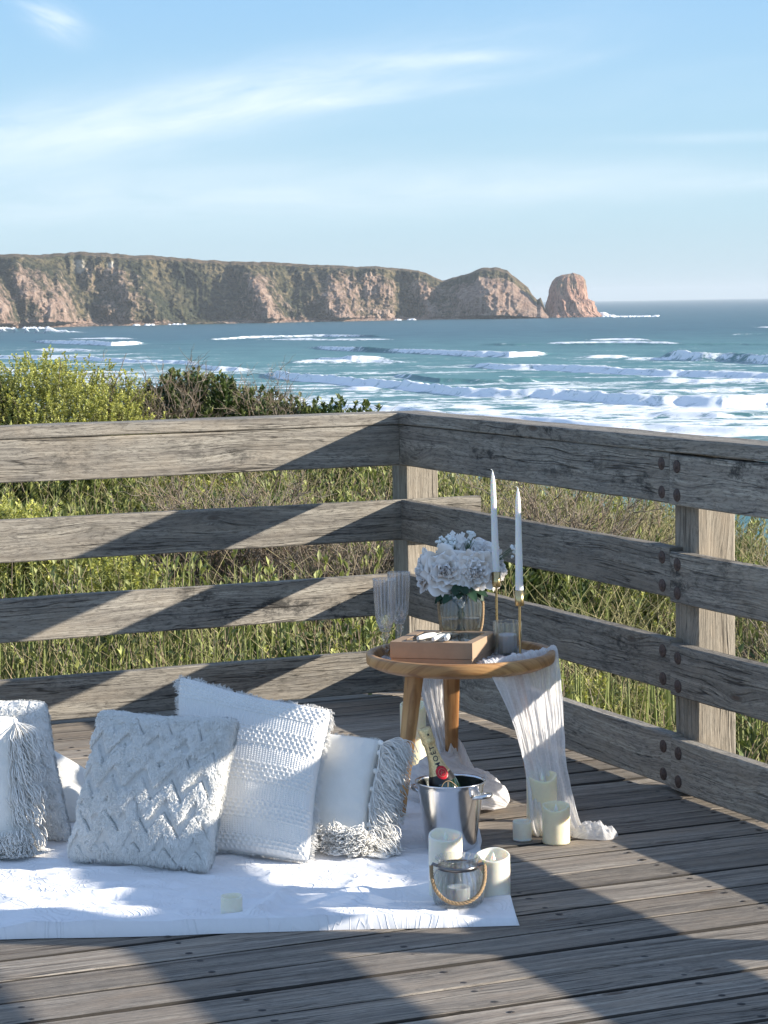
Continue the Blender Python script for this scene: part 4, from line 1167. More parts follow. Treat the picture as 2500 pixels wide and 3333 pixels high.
def heap(mb, c, rx, ry, h, seed, nf=5, n=70):
    th = np.linspace(0, 2*PI, n*2); rr_ = np.linspace(0.02, 1, n); Rq, T = np.meshgrid(rr_, th, indexing='ij')
    sw = T*nf+Rq*5+2.5*fbm(Rq*3+seed, np.cos(T)*1.5+seed, 2)
    fo = (.5+.5*np.sin(sw))**.7*.75+.25*(.5+.5*np.sin(sw*2.3+seed))
    rad = 1+.14*(fo-.5)+.15*(fbm(np.cos(T)*1.3+seed, np.sin(T)*1.3, 2)-.5)
    z = h*((1-Rq**1.5)*(.72+.28*fo)+.10*(fo-.5)*np.sin(Rq*PI))+.004*(ridged(T*9, Rq*16+seed, 2)-.5)
    V = np.stack([c[0]+rx*Rq*rad*np.cos(T), c[1]+ry*Rq*rad*np.sin(T), np.maximum(z, 0)+.010], -1)
    mb.add(V.reshape(-1, 3), grid_faces(n, n*2), np.stack([T*.05, Rq*.1, np.full(T.shape, 1.)], -1).reshape(-1, 3))
heap(gz, (.200, 7.035), .095, .085, .185, 4.4, 4)
cloth_roll(gz, [(.10, 7.12, .03), (.098, 7.05, .055), (.125, 6.98, .055), (.18, 6.93, .045), (.25, 6.92, .03)], (.035, .062, .070, .056, .02), 9.4)
cloth_roll(gz, [(.22, 6.96, .09), (.27, 6.94, .075), (.305, 6.90, .05), (.315, 6.84, .025)], (.03, .04, .035, .01), 1.9)
b = gz.build('gauze_scarf', M['gauze'])
tag(b, 'white gauze hanging under the table and heaped round its rear leg', 'cloth')

# ------------------------------------------------------------------ terrain outside the deck
CRX = np.array([-8, -5., -2.9, -2.2, -1.5, -.9, -.18, .6, 1.13, 1.94, 2.8, 4, 8])
CRZ = np.array([.83, .80, .73, .68, .62, .59, .50, .38, .26, .04, -.24, -.5, -1.0])
def rail_dist(x, y):
    """distance outside the deck, beyond either railing"""
    u, v = UV(x, y)
    return np.maximum(np.maximum(-v, u), 0)
def zs(x, y):
    """height of the scrub canopy"""
    y = np.asarray(y, float); x = np.asarray(x, float)
    cz = np.interp(x*18/np.maximum(y, 6), CRX, CRZ)
    t = np.clip((y-8.6)/(18-8.6), 0, 1)
    z0 = -.18+.10*(fbm(x*.7, y*.7, 3)-.5)
    z = z0*(1-t)+cz*t
    z = z-np.clip(y-18.6, 0, None)*.42
    return z
def zg(x, y):
    z = zs(x, y)-.50-.12*fbm(np.asarray(x)*1.3, np.asarray(y)*1.3, 3)
    z = np.where(np.asarray(y) < 7, np.minimum(z, -.75), z)
    return np.maximum(z, -25.4)
nx, ny = 220, 260
gx = np.concatenate([np.linspace(-60, -9, 40), np.linspace(-8.8, 8.8, 140), np.linspace(9, 60, 40)])
gy = np.concatenate([np.linspace(-12, 6, 30), np.linspace(6.2, 24, 150), np.linspace(24.5, 110, 80)])
X, Y = np.meshgrid(gx, gy, indexing='ij')
Z = zg(X, Y); u, v = UV(X, Y)
Z = np.where((u < .3) & (v > -.3), np.minimum(Z, -.62), Z)
mb = MB(); mb.add(np.stack([X, Y, Z], -1).reshape(-1, 3), grid_faces(len(gx), len(gy)))
def soil():
    m, nt = mat('sandy_soil'); g = G(nt); o = g.obj()
    n = g.noise(o, 3., 6, .6); n2 = g.noise(o, 40., 5, .7)
    c = g.ramp(n, [(.3, (.035, .032, .02)), (.55, (.075, .062, .038)), (.78, (.20, .16, .10))])
    c = g.mix(g.ramp(n2, [(.35, .6), (.6, 0.0)]), c, (.03, .03, .018))
    g.out(g.pbr(c, .95, g.bump(n2, .8, .03))); return m
M['soil'] = soil()
hill = mb.build('hillside', M['soil']); tag(hill, kind='structure')

# ------------------------------------------------------------------ scrub
def outside(x, y, m=.22):
    u, v = UV(x, y); return (v < -m) | (u > m+.12)
def leaf_batch(mb, base, d, nrm, L, w, col):
    """N pointed oval leaves folded along the midrib"""
    N = len(base)
    s = np.cross(d, nrm); s /= np.linalg.norm(s, axis=1, keepdims=True)+1e-9
    n2 = np.cross(s, d)
    L = L[:, None]; w = w[:, None]
    p0 = base; p3 = base+d*L-n2*L*.10
    p1 = base+d*L*.52+s*w+n2*w*.30; p2 = base+d*L*.52-s*w+n2*w*.30
    pm = base+d*L*.5
    V = np.stack([p0, p1, p3, p2, pm], 1).reshape(-1, 3)
    off = (np.arange(N)*5)[:, None, None]
    F = (np.array([[0, 1, 4], [1, 2, 4], [2, 3, 4], [3, 0, 4]])[None]+off).reshape(-1, 3)
    mb.add(V, F, np.repeat(col, 5, 0), smooth=False)
def shoots(mb, sx, sy, z0, H, nl, L, w, col, tipcol=None, up=.75, lean=.25, stem=None, r=rng, spread=.10):
    """N upright shoots with nl leaves each"""
    N = len(sx)
    ln = r.normal(0, lean, (N, 2))
    base = np.stack([sx, sy, z0], -1)
    top = base+np.stack([ln[:, 0]*H, ln[:, 1]*H, H], -1)
    t = .25+.75*r.random((N, nl))**.75
    P = base[:, None]+(top-base)[:, None]*t[..., None]
    a = r.random((N, nl))*2*PI
    el = np.clip(r.normal(up, .28, (N, nl)), -.2, 1.45)
    el = el+(t-.6)*.6
    d = np.stack([np.cos(a)*np.cos(el), np.sin(a)*np.cos(el), np.sin(el)], -1)
    nrm = np.stack([-np.cos(a)*np.sin(el), -np.sin(a)*np.sin(el), np.cos(el)], -1)+r.normal(0, .35, (N, nl, 3))
    LL = L*(.65+.7*r.random((N, nl))); ww = w*(.7+.6*r.random((N, nl)))
    c = np.repeat(col[:, None, :], nl, 1)*(.8+.4*r.random((N, nl, 1)))
    if tipcol is not None:
        k = np.clip((t-.72)/.28, 0, 1)[..., None]; c = c*(1-k)+tipcol[:, None, :]*k*(.85+.3*r.random((N, nl, 1)))
    leaf_batch(mb, P.reshape(-1, 3), d.reshape(-1, 3), nrm.reshape(-1, 3), LL.ravel(), ww.ravel(), c.reshape(-1, 3))
    if stem is not None:
        Q = np.stack([base, (base+top)/2+r.normal(0, .01, (N, 3)), top], 1)
        stem[0].append(Q); stem[1].append(N)
GREEN = np.array([.100, .135, .045]); GREEN2 = np.array([.255, .275, .105]); DARK = np.array([.040, .078, .026])
YEL = np.array([.56, .55, .16]); YEL2 = np.array([.38, .40, .13]); OLIVE = np.array([.20, .205, .085]); STRAW = np.array([.46, .38, .23]); BROWN = np.array([.20, .145, .10]); GREY = np.array([.30, .26, .215])
def mixc(a, b, N, r=rng):
    k = r.random((N, 1)); return a*(1-k)+b*k

# stuff: leafy ground cover
def scatter(n, xr, yr, dens=None):
    x = rng.uniform(*xr, n); y = rng.uniform(*yr, n)
    # spread wider with distance
    k = outside(x, y)
    return x[k], y[k]
N0 = 15000
x, y = scatter(N0, (-6.5, 6.5), (6.0, 19.6))
keep = np.abs(x) < (.9+y*.22+1.0); x, y = x[keep], y[keep]
patch = fbm(x*.55+3, y*.55+8, 3); patch2 = fbm(x*1.4+13, y*1.4+2, 2)
z = zg(x, y)
H = zs(x, y)-z
H = H*(.42+1.15*rng.random(len(x))*patch2*1.5)*(.6+.8*sstep(.35, .6, fbm(x*2.6, y*2.6, 2)))
H = np.minimum(H, (zs(x, y)-z)*np.where(y > 14.5, 1.02, 1.35))
mb = MB(); mbs = ([], [])
selA = patch > .50
i = np.where(selA)[0]
shoots(mb, x[i], y[i], z[i]-.0, H[i], 16, .052, .0115, mixc(GREEN, GREEN2, len(i))*(.75+.6*patch2[i])[:, None], mixc(GREEN2, YEL2, len(i)), .95, .22, mbs)
i = np.where((~selA) & (patch > .43))[0]
shoots(mb, x[i], y[i], z[i], H[i]*1.0, 26, .026, .0085, mixc(OLIVE, GREEN2, len(i)), mixc(YEL2, YEL, len(i)), .6, .3, mbs)
i = np.where(patch <= .43)[0]
shoots(mb, x[i], y[i], z[i], H[i]*.9, 16, .058, .0105, mixc(DARK, GREEN, len(i))*1.25, mixc(GREEN, GREEN2, len(i)), 1.0, .2, mbs)
sc = mb.build('coastal_scrub', M['leaf']); tag(sc, 'low leafy coastal ground cover beyond the railings', kind='stuff')
Q = np.concatenate(mbs[0]); mb = MB(); twigs(mb, Q, np.tile([.004, .003, .0015], (len(Q), 1)), 3, mixc(BROWN, GREY, len(Q)))
st = mb.build('scrub_stem', M['dry'], sc)
# stuff: dry grass and straw
n = 46000
x, y = scatter(n, (-6.5, 6.5), (6.0, 19.0)); keep = np.abs(x) < (.9+y*.22+1.0); x, y = x[keep], y[keep]
pg = fbm(x*.9+33, y*.9+18, 3)+.16*np.exp(-((UV(x, y)[1]+1.2)/1.6)**2)
keep = rng.random(len(x)) < sstep(.36, .66, pg)*.95+.05; x, y = x[keep], y[keep]
N = len(x); z = zg(x, y)+.05; hh = (zs(x, y)-z)*(.75+.75*rng.random(N))
ln = rng.normal(0, .30, (N, 2)); K = 5; t = np.linspace(0, 1, K)
Pg = np.stack([x, y, z], -1)[:, None]+np.stack([ln[:, :1]*hh[:, None]*t**1.8*1.3, ln[:, 1:]*hh[:, None]*t**1.8*1.3, hh[:, None]*(t-.12*t**3)[None]], -1)
mb = MB(); twigs(mb, Pg, np.tile(.0034*(1-.72*t), (N, 1))*(.6+.8*rng.random((N, 1))), 3, mixc(STRAW, np.array([.22, .24, .09]), N)*(.7+.5*rng.random((N, 1))))
gr = mb.build('dry_grass', M['dry']); tag(gr, 'straw coloured and green grass stems tangled outside the deck', kind='stuff')
# broad blades of fresh grass
n = 26000
x, y = scatter(n, (-6, 6.), (6.0, 15.0)); keep = np.abs(x) < (.9+y*.22+.8); x, y = x[keep], y[keep]
keep = (fbm(x*.8+3, y*.8+48, 3) > .45); x, y = x[keep], y[keep]; N = len(x)
z = zg(x, y)+.05; hh = (zs(x, y)-z)*(.55+.7*rng.random(N)); a = rng.random(N)*2*PI
d = np.stack([np.cos(a)*.28, np.sin(a)*.28, np.ones(N)], -1); d /= np.linalg.norm(d, axis=1, keepdims=True); nr = np.stack([np.cos(a), np.sin(a), -.2*np.ones(N)], -1)
mb = MB(); leaf_batch(mb, np.stack([x, y, z+hh*.3], -1), d, nr, hh*.75, np.full(N, .0085), mixc(GREEN2, np.array([.24, .29, .09]), N))
fg = mb.build('fresh_grass', M['leaf']); tag(fg, 'fresh green blades growing among the dry grass', kind='stuff')

# individual shrubs ---------------------------------------------------------
def shrub(name, label, x, y, rad, h, kind, seed, group=None, zoff=0.):
    r = np.random.default_rng(seed); z0 = float(zg(x, y))+zoff
    ro = root(name, (x, y, z0), label, 'shrub', group)
    nb = {'yellow': 1500, 'dark': 900, 'green': 800, 'dry': 0}[kind]
    nb = int(nb*rad*rad/.36)
    c0 = np.array([x, y, z0])
    # branches
    nbr = int(60*rad/.6) if kind != 'dry' else int(330*rad/.6)
    a = r.random(nbr)*2*PI; el = np.arccos(r.random(nbr)*.9); K = 7; t = np.linspace(0, 1, K)
    dirs = np.stack([np.cos(a)*np.sin(el)*rad, np.sin(a)*np.sin(el)*rad, np.cos(el)**.8*h*1.05], -1)
    P = c0+np.stack([r.normal(0, .06, nbr), r.normal(0, .06, nbr), np.zeros(nbr)], -1)
    Q = P[:, None]+dirs[:, None]*t[None, :, None]*(.75+.35*r.random((nbr, 1, 1)))
    Q += np.cumsum(r.normal(0, .016 if kind != 'dry' else .024, (nbr, K, 3)), 1)*np.minimum(1, t*3)[None, :, None]
    mb = MB(); twigs(mb, Q, np.tile(.0085*(1-.78*t), (nbr, 1)), 4, mixc(BROWN*.9, GREY, nbr, r))
    if kind == 'dry':
        for lev, (m, l_, r0) in enumerate(((5, .17, .0036), (5, .10, .0022))):
            src = Q.reshape(-1, Q.shape[1], 3); idx = r.integers(0, len(src), min(len(src)*m, 5200)); kk = r.integers(2, src.shape[1], len(idx))
            p = src[idx, kk]; dd = src[idx, kk]-src[idx, kk-1]; dd /= np.linalg.norm(dd, axis=1, keepdims=True)+1e-9
            dd = dd+r.normal(0, .55, dd.shape); dd[:, 2] = np.abs(dd[:, 2])*.8+.15; dd /= np.linalg.norm(dd, axis=1, keepdims=True)
            tt = np.linspace(0, 1, 5); ll = l_*(.5+r.random(len(idx)))
            Q2 = p[:, None]+dd[:, None]*(tt[None, :, None]*ll[:, None, None]); Q2 += np.cumsum(r.normal(0, .009, Q2.shape), 1)*np.minimum(1, tt*3)[None, :, None]
            twigs(mb, Q2, np.tile(r0*(1-.7*tt), (len(idx), 1)), 3, mixc(BROWN, GREY*1.1, len(idx), r)); Q = Q2
    mb.build('branches', M['dry'], ro)
    if nb:
        # twig ends over a lumpy dome
        a = r.random(nb)*2*PI; ce = r.random(nb)**.8
        lum = .78+.42*fbm(np.cos(a)*2.2+seed, np.sin(a)*2.2+ce*3.4, 3)
        rr_ = (1-.34*r.random(nb)**1.6)*lum
        sn = np.sqrt(1-ce**2)
        px = x+rad*rr_*sn*np.cos(a); py = y+rad*rr_*sn*np.sin(a); pz = z0+h*rr_*ce*1.0
        hs = .11+.06*r.random(nb)
        pz = np.maximum(pz-hs, z0)
        mb = MB()
        if kind == 'yellow':
            col = mixc(OLIVE*1.4, YEL2*1.1, nb, r); tip = mixc(YEL*.9, YEL*1.25, nb, r)
            shoots(mb, px, py, pz, hs*1.2, 26, .020, .0070, col, tip, .55, .30, None, r)
        elif kind == 'dark':
            col = mixc(DARK, GREEN, nb, r); tip = mixc(GREEN, GREEN2, nb, r)
            shoots(mb, px, py, pz, hs*1.2, 17, .050, .0135, col, tip, .85, .3, None, r)
        else:
            col = mixc(GREEN, GREEN2, nb, r); tip = mixc(GREEN2, YEL2, nb, r)
            shoots(mb, px, py, pz, hs*1.3, 16, .052, .0115, col, tip, 1.0, .22, None, r)
        mb.build('foliage', M['leaf'], ro)
    return ro
SHR = [
 ('yellow_shrub', 'yellow-green mound crowned against the sea above the left end of the railing', -2.45, 17.6, 1.0, 1.02, 'yellow', 1),
 ('yellow_shrub', 'second yellow-green mound just right of the tallest one, above the railing', -1.70, 16.6, .75, .72, 'yellow', 2),
 ('broadleaf_shrub', 'dark leafy shrub at the top left corner of the vegetation', -3.35, 17.8, .80, .95, 'dark', 3),
 ('broadleaf_shrub', 'dark glossy shrub on the crest, left of where the bank drops to the surf', -1.45, 18.3, .80, .90, 'dark', 4),
 ('broadleaf_shrub', 'dark glossy shrub lowest along the crest, beside the railing corner', -.45, 18.3, .80, .72, 'dark', 5),
 ('broadleaf_shrub', 'dark glossy shrub in the middle of the crest between its two dark neighbours', -1.0, 18.5, .70, .78, 'dark', 24),
 ('leafy_shrub', 'bright leafy shrub below the yellow mounds, resting on the cap rail line', -2.25, 14.9, .85, .80, 'green', 6),
 ('dry_shrub', 'bare brown twiggy shrub breaking the skyline left of centre', -1.75, 18.0, .50, .86, 'dry', 7),
 ('dry_shrub', 'sparse grey twigs standing on the crest above the dark shrubs', -.98, 18.3, .42, .80, 'dry', 8),
 ('yellow_shrub', 'large yellow-green bush seen through the top gap of the back railing, far left', -2.15, 12.6, .85, .80, 'yellow', 9),
 ('yellow_shrub', 'smaller yellow-green bush beside the brown thicket in the top gap', -1.45, 12.2, .50, .62, 'yellow', 10),
 ('dry_shrub', 'dense brown thicket in the top gap, right of the yellow bush', -.88, 12.9, .55, .84, 'dry', 11),
 ('dry_shrub', 'grey-brown thicket in the top gap nearer the corner post', -.25, 12.6, .55, .72, 'dry', 12),
 ('broadleaf_shrub', 'dark upright leafy shrub right behind the corner post', .62, 12.6, .55, .86, 'dark', 13),
 ('yellow_shrub', 'olive-yellow bush seen between the tapers and the bolted post', 1.50, 12.9, .58, .70, 'yellow', 14),
 ('dry_shrub', 'brown twigs behind the tapers under the top rail', 1.02, 13.6, .55, .92, 'dry', 15),
 ('dry_shrub', 'tangle of bare branches against the water, left of the bolted post', 2.02, 13.0, .50, .68, 'dry', 16),
 ('dry_shrub', 'bare brown branches at the right edge beyond the bolted post', 2.25, 11.6, .60, .72, 'dry', 17),
 ('broadleaf_shrub', 'dark shrub in deep shade behind the second gap, left of the corner', -.35, 11.2, .5, .42, 'dark', 18),
 ('yellow_shrub', 'yellow-green clump behind the flowers and tapers', .95, 10.4, .38, .48, 'yellow', 19),
 ('leafy_shrub', 'fresh green leafy clump in the middle gap left of the bolted post', 1.55, 10.6, .50, .52, 'green', 20),
]
for s_ in SHR: shrub(*s_)

# ------------------------------------------------------------------ the sea
SEA = -25.0; AH = 26.5
WV = {  # azimuth, range in metres; height; width in front; foam; back
'w1': ([(-.0518, 882), (-.0362, 821), (-.0245, 797), (.0068, 734), (.0342, 672), (.0635, 642), (.0929, 612), (.1223, 594), (.1438, 580), (.1632, 586), (.183, 574), (.25, 560)], 2.9, 1.0),
'w2': ([(.0343, 976), (.0539, 920), (.0891, 867), (.1223, 807), (.138, 787), (.1632, 764), (.183, 749), (.25, 730)], 2.2, .85),
'w3': ([(.1165, 1038), (.1321, 998), (.1517, 979), (.1713, 941), (.22, 930)], 3.6, .8),
'w4': ([(-.032, 1420), (-.0164, 1320), (.009, 1246), (.0344, 1160), (.0539, 1125), (.0735, 1158)], 2.6, .6),
'w5': ([(-.25, 1450), (-.1806, 1338), (-.1611, 1280), (-.1318, 1218), (-.1025, 1133), (-.0732, 1059)], 2.0, .9),
'w6': ([(-.1492, 1885), (-.1375, 1763), (-.1141, 1638), (-.0965, 1690)], 3.0, .8),
'w7': ([(-.0321, 1117), (-.0126, 1043), (.007, 1046)], 2.0, .7),
'w8': ([(-.083, 1049), (-.0694, 966), (-.0518, 936)], 2.0, .8),
'w9': ([(-.2, 3050), (-.1764, 2961), (-.1608, 2763), (-.1413, 2526), (-.1217, 2546)], 5.5, 1.0),
'w10': ([(.003, 856), (.0244, 770), (.046, 771), (.0695, 790)], 1.6, .3),
'w11': ([(.1124, 541), (.1418, 530), (.1712, 536), (.24, 540)], 1.6, .15),
'w12': ([(-.0769, 1811), (-.0515, 1885), (-.0241, 1905), (.0052, 1818)], 2.0, .45),
'w13': ([(-.06, 640), (-.02, 600), (.03, 545), (.09, 500), (.16, 470), (.25, 460)], 1.2, .75),
'w14': ([(.04, 1420), (.10, 1350), (.165, 1300), (.25, 1290)], 1.6, .12),
}
_r = np.random.default_rng(44)
for _k in range(26):
    a_ = _r.uniform(-.22, .20); l_ = _r.uniform(.018, .07); R_ = 560+1500*_r.random()**1.3; sl = _r.uniform(-1400, -300)*(R_/1000.)
    WV['x%d' % _k] = ([(a_+l_*q, R_+sl*l_*q) for q in (0, .33, .66, 1)], _r.uniform(.7, 1.7), _r.uniform(.35, .75))
az = np.concatenate([np.linspace(-.42, -.19, 50)[:-1], np.linspace(-.19, .19, 760), np.linspace(.19, .42, 50)[1:]])
rr_ = np.concatenate([np.linspace(120, 440, 60)[:-1], np.linspace(440, 1150, 640)[:-1], np.linspace(1150, 2100, 300)[:-1], np.geomspace(2100, 30000, 130)])
Rg, Ag = np.meshgrid(rr_, az, indexing='ij')
X = Rg*Ag; Y = Rg        # range measured along the view depth
Z = np.zeros_like(X); foam = np.zeros_like(X); teal = np.zeros_like(X)
nlat = X
ZF, FF, TF, XF, AF, RF = Z, foam, teal, X, Ag, Rg
for kk, (pts, hgt, fo) in WV.items():
    pts = np.array(pts); a0, a1 = pts[0, 0], pts[-1, 0]
    c0, c1 = np.searchsorted(az, a0-.004), np.searchsorted(az, a1+.004)
    q0, q1 = np.searchsorted(rr_, pts[:, 1].min()-75), np.searchsorted(rr_, pts[:, 1].max()+125)
    sl_ = (slice(q0, q1), slice(c0, c1))
    X, Ag, Rg, Z, foam, teal = XF[sl_], AF[sl_], RF[sl_], ZF[sl_], FF[sl_], TF[sl_]
    rw = np.interp(Ag[0], pts[:, 0], pts[:, 1])[None]+0*Rg
    x1 = Ag[0]*pts[:, 1].mean()
    rw = rw+((fbm(x1/60.+pts[0, 1], x1*0+1, 2)-.5)*46+(fbm(x1/18.+pts[0, 1], x1*0+1, 2)-.5)*14+(vn(x1/4., x1*0+pts[0, 1])-.5)*4)[None]
    endf = sstep(a0-.002, a0+.010, Ag)*sstep(a1+.002, a1-.010, Ag)
    hv = .72*hgt*(.55+.9*fbm(x1/30.+pts[0, 1]*3, x1*0+4, 3))[None]*endf
    dr = Rg-rw
    prof = np.where(dr < 0, np.exp(-(dr/5.5)**2), np.exp(-(dr/12.)**2))
    crest = (1.0*ridged(X/7., Rg/6., 2)-.2+.35*fbm(X/2.2, Rg/2.5, 2))*np.exp(-(dr/6)**2)*fo*endf*.55
    Z += hv*prof+crest*1.2*hgt/2.5
    fbr = (sstep(.28, .62, fbm(x1/45.+pts[0, 1]*7, x1*0+9, 2)+fo*.45-.1)*fo)[None]
    wash = np.exp(-np.abs(dr+4)/7.)*fbr + .85*np.exp(-(np.clip(dr, 0, None)/16.)**1.3)*(dr > 0)*fbr*sstep(.30, .6, fbm(X/9, Rg/9, 3)+.12) + .8*np.exp(-(np.clip(-dr, 0, None)/12.)**1.4)*(dr < 0)*fbr
    foam[...] = np.maximum(foam, np.clip(wash*1.25, 0, 1)*endf)
    teal += .8*np.exp(-((dr-2)/7.)**2)*(1-fbr)*endf
X, Ag, Rg, Z, foam, teal = XF, AF, RF, ZF, FF, TF
# general chop and foam streaks in the surf zone
surf = sstep(1500, 620, Rg)
near = sstep(860, 520, Rg)
left = sstep(-.03, -.13, Ag)*sstep(1900, 1100, Rg)
stre = fbm(X/30., Rg/11., 4); lace = ridged(X/16., Rg/9., 4)
foam = np.maximum(foam, np.clip(surf*1.1, 0, 1)*sstep(.46, .66, stre)*.68)
foam = np.maximum(foam, near*(.30+.62*sstep(.46, .66, lace)))
foam = foam*(.12+.88*sstep(330, 430, Rg+20*fbm(X/30, Rg/20, 2)))
foam = np.maximum(foam, left*sstep(.48, .62, fbm(X/60., Rg/22., 4))*.75)
Z += (.30*(fbm(X/14., Rg/7., 3)-.5)+.5*(fbm(X/55., Rg/24., 2)-.5))*np.clip(2200/Rg, .3, 1.2)
Z += -.0
tealz = sstep(2100, 900, Rg)+.25*teal
mb = MB(); mb.add(np.stack([X, Y, SEA+Z], -1).reshape(-1, 3), grid_faces(len(rr_), len(az)), np.stack([np.clip(foam, 0, 1), np.clip(tealz, 0, 1.4), np.clip(teal, 0, 1)], -1).reshape(-1, 3))
def seamat():
    m, nt = mat('sea_water'); g = G(nt)
    f, tz, tl = g.sep(g.attr()); o = g.obj()
    fn = g.noise(g.vmul(o, (.22, .16, .3)), 1.0, 9, .72, .6)
    fn2 = g.noise(g.vmul(o, (.045, .02, .05)), 1.0, 5, .6)
    deep = g.mix(g.ramp(fn2, [(.35, 0.0), (.65, 1.0)]), (.022, .088, .115), (.034, .120, .148))
    shal = g.mix(g.ramp(fn2, [(.35, 0.0), (.65, 1.0)]), (.070, .190, .195), (.115, .260, .255))
    c = g.mix(tz, deep, shal)
    c = g.mix(g.math('MULTIPLY', tl, .8, clamp=True), c, (.05, .165, .15))
    # small white caps far out
    cap = g.ramp(g.noise(g.vmul(o, (.022, .010, .02)), 1.0, 7, .75), [(.70, 0.0), (.735, .75)])
    ff = g.math('ADD', f, g.math('MULTIPLY', g.math('SUBTRACT', fn, .53), 3.0))
    fm = g.ramp(g.math('MULTIPLY', ff, g.ramp(f, [(.02, 0.0), (.15, 1.0)])), [(.30, 0.0), (.78, 1.0)])
    fm = g.math('MAXIMUM', fm, cap)
    nr = g.bump(g.noise(g.vmul(o, (.55, .28, .5)), 1.0, 7, .7), .45, .7)
    wsh = g.pbr(c, .42, nr, Specular_IOR_Level=.14)
    fsh = g.pbr((.90, .92, .94), .9, g.bump(fn, .35, .7), Specular_IOR_Level=.1, Subsurface_Weight=.3, Subsurface_Radius=(1., 1.1, 1.2), Subsurface_Scale=.6)
    mx = g.n('ShaderNodeMixShader'); g.l(fm, mx.inputs[0]); g.l(wsh, mx.inputs[1]); g.l(fsh, mx.inputs[2])
    g.out(mx.outputs[0]); return m
M['sea'] = seamat()
sea = mb.build('sea', M['sea']); tag(sea, kind='structure')

# ------------------------------------------------------------------ headland
BASE = np.array([(-.40, 2900), (-.26, 3060), (-.1724, 3144), (-.1607, 3147), (-.1314, 3268), (-.1021, 3317), (-.0435, 3415), (.0151, 3519), (.0697, 3478), (.078, 3500)])
CR = np.array([(-.40, 96.), (-.28, 100), (-.1714, 104.2), (-.1598, 104.4), (-.1442, 104.4), (-.1276, 108.2), (-.1111, 105.3), (-.0955, 101), (-.0819, 97.3), (-.0664, 92.9), (-.0508, 91.1), (-.0352, 87.9), (-.0236, 84.8), (-.0099, 81.6), (-.0021, 82.8), (.0056, 80.4), (.0163, 75.8), (.0221, 65.4), (.026, 58.8), (.0299, 62.8), (.0368, 69.4), (.0436, 77.5), (.0495, 77.8), (.0534, 73.3), (.0572, 61), (.0621, 46), (.0640, 34), (.0660, 26), (.0675, 30.), (.0690, 14.), (.0705, 4.)])
def rockmat(name, pink=0.):
    m, nt = mat(name); g = G(nt)
    rk, hz, cv = g.sep(g.attr()); o = g.obj()
    n1 = g.noise(g.vmul(o, (.05, .05, .03)), 1.0, 8, .7); n2 = g.noise(g.vmul(o, (.25, .25, .10)), 1.0, 5, .7); n3 = g.noise(o, .012, 4, .6)
    rock = g.ramp(n1, [(.30, (.18, .12, .095)), (.50, (.36, .25, .195)), (.70, (.56, .43, .34))])
    rock = g.mix(g.ramp(n2, [(.38, .7), (.55, 0.0)]), rock, (.12, .075, .055))
    veg = g.ramp(n2, [(.30, (.024, .029, .017)), (.5, (.060, .066, .036)), (.72, (.130, .120, .065))])
    dryg = g.ramp(n1, [(.3, (.19, .15, .075)), (.7, (.33, .25, .15))])
    veg = g.mix(g.ramp(n3, [(.40, 0.0), (.62, .8)]), veg, dryg)
    veg = g.mix(g.math('MULTIPLY', hz, g.ramp(n2, [(.35, .2), (.55, 1.0)])), veg, (.30, .205, .125))
    n4 = g.noise(g.vmul(o, (.085, .085, .11)), 1.0, 5, .7)
    veg = g.mix(g.ramp(n4, [(.44, .9), (.56, 0.0)]), veg, (.016, .022, .013))
    k = g.math('ADD', rk, g.math('ADD', g.math('MULTIPLY', g.math('SUBTRACT', n1, .5), 1.8), g.math('MULTIPLY', g.math('SUBTRACT', n4, .5), 1.6)))
    c = g.mix(g.ramp(k, [(.34, 0.0), (.78, 1.0)]), veg, rock)
    c = g.mix(cv, c, (.72, .64, .52))
    g.out(g.pbr(c, .95, g.bump(n2, 1.0, 6.0), Specular_IOR_Level=.1)); return m
M['cliff'] = rockmat('cliff_rock')
aa = np.concatenate([np.linspace(-.40, -.185, 90)[:-1], np.linspace(-.185, .0708, 900)])
NT = 190
tt = np.linspace(0, 1, NT)
A, T = np.meshgrid(aa, tt, indexing='ij')
d0 = np.interp(A, BASE[:, 0], BASE[:, 1]); Hc = np.interp(A, CR[:, 0], CR[:, 1])
xx = A*d0
Hc = (Hc+2.5)*(1+.03*(fbm(xx/18., xx*0+2, 3)-.5))+1.5*(fbm(xx/6., xx*0, 2)-.5)
tf = np.clip(T/.84, 0, 1)
edge = .94-.05*fbm(xx/90, xx*0+7, 2)
zz = Hc*edge*tf                                  # face
depth = 24*sstep(0, .06, tf)+ (120+60*fbm(xx/150, xx*0+3, 2))*tf**1.3
sk = xx+zz*1.1*(fbm(xx/260., xx*0+5, 2)-.35)*3
plat = np.clip((T-.84)/.16, 0, 1)
zz = zz+Hc*(1-edge)*np.sin(plat*PI/2)-8*np.clip(plat-.85, 0, 1); depth = depth+110*plat**1.3
XD = np.array([-900, -500, -200, -60, 30, 55, 90, 150, 210, 300, 345, 390, 480, 540, 590, 625, 660, 710, 745, 800, 850, 888, 935, 985, 1025, 1070, 1110, 1150, 1185.])
RE = np.array([0, .5, -.3, 0., .8, -.6, .6, .35, -.25, .85, .5, -.35, -.6, -.8, .9, -.1, -.75, -.5, .5, .45, .9, -.8, .55, -.7, .45, .7, .2, .5, .3])
rel = lambda q: np.interp(q, XD, RE)
dpx = (A*5105+825)+zz*.9*(fbm(xx/300., xx*0+6, 2)+.1)
rl_ = (rel(dpx-9)+rel(dpx-4)+rel(dpx)+rel(dpx+4)+rel(dpx+9))/5
env = sstep(.0, .10, tf)*(1-sstep(.0, .7, plat))
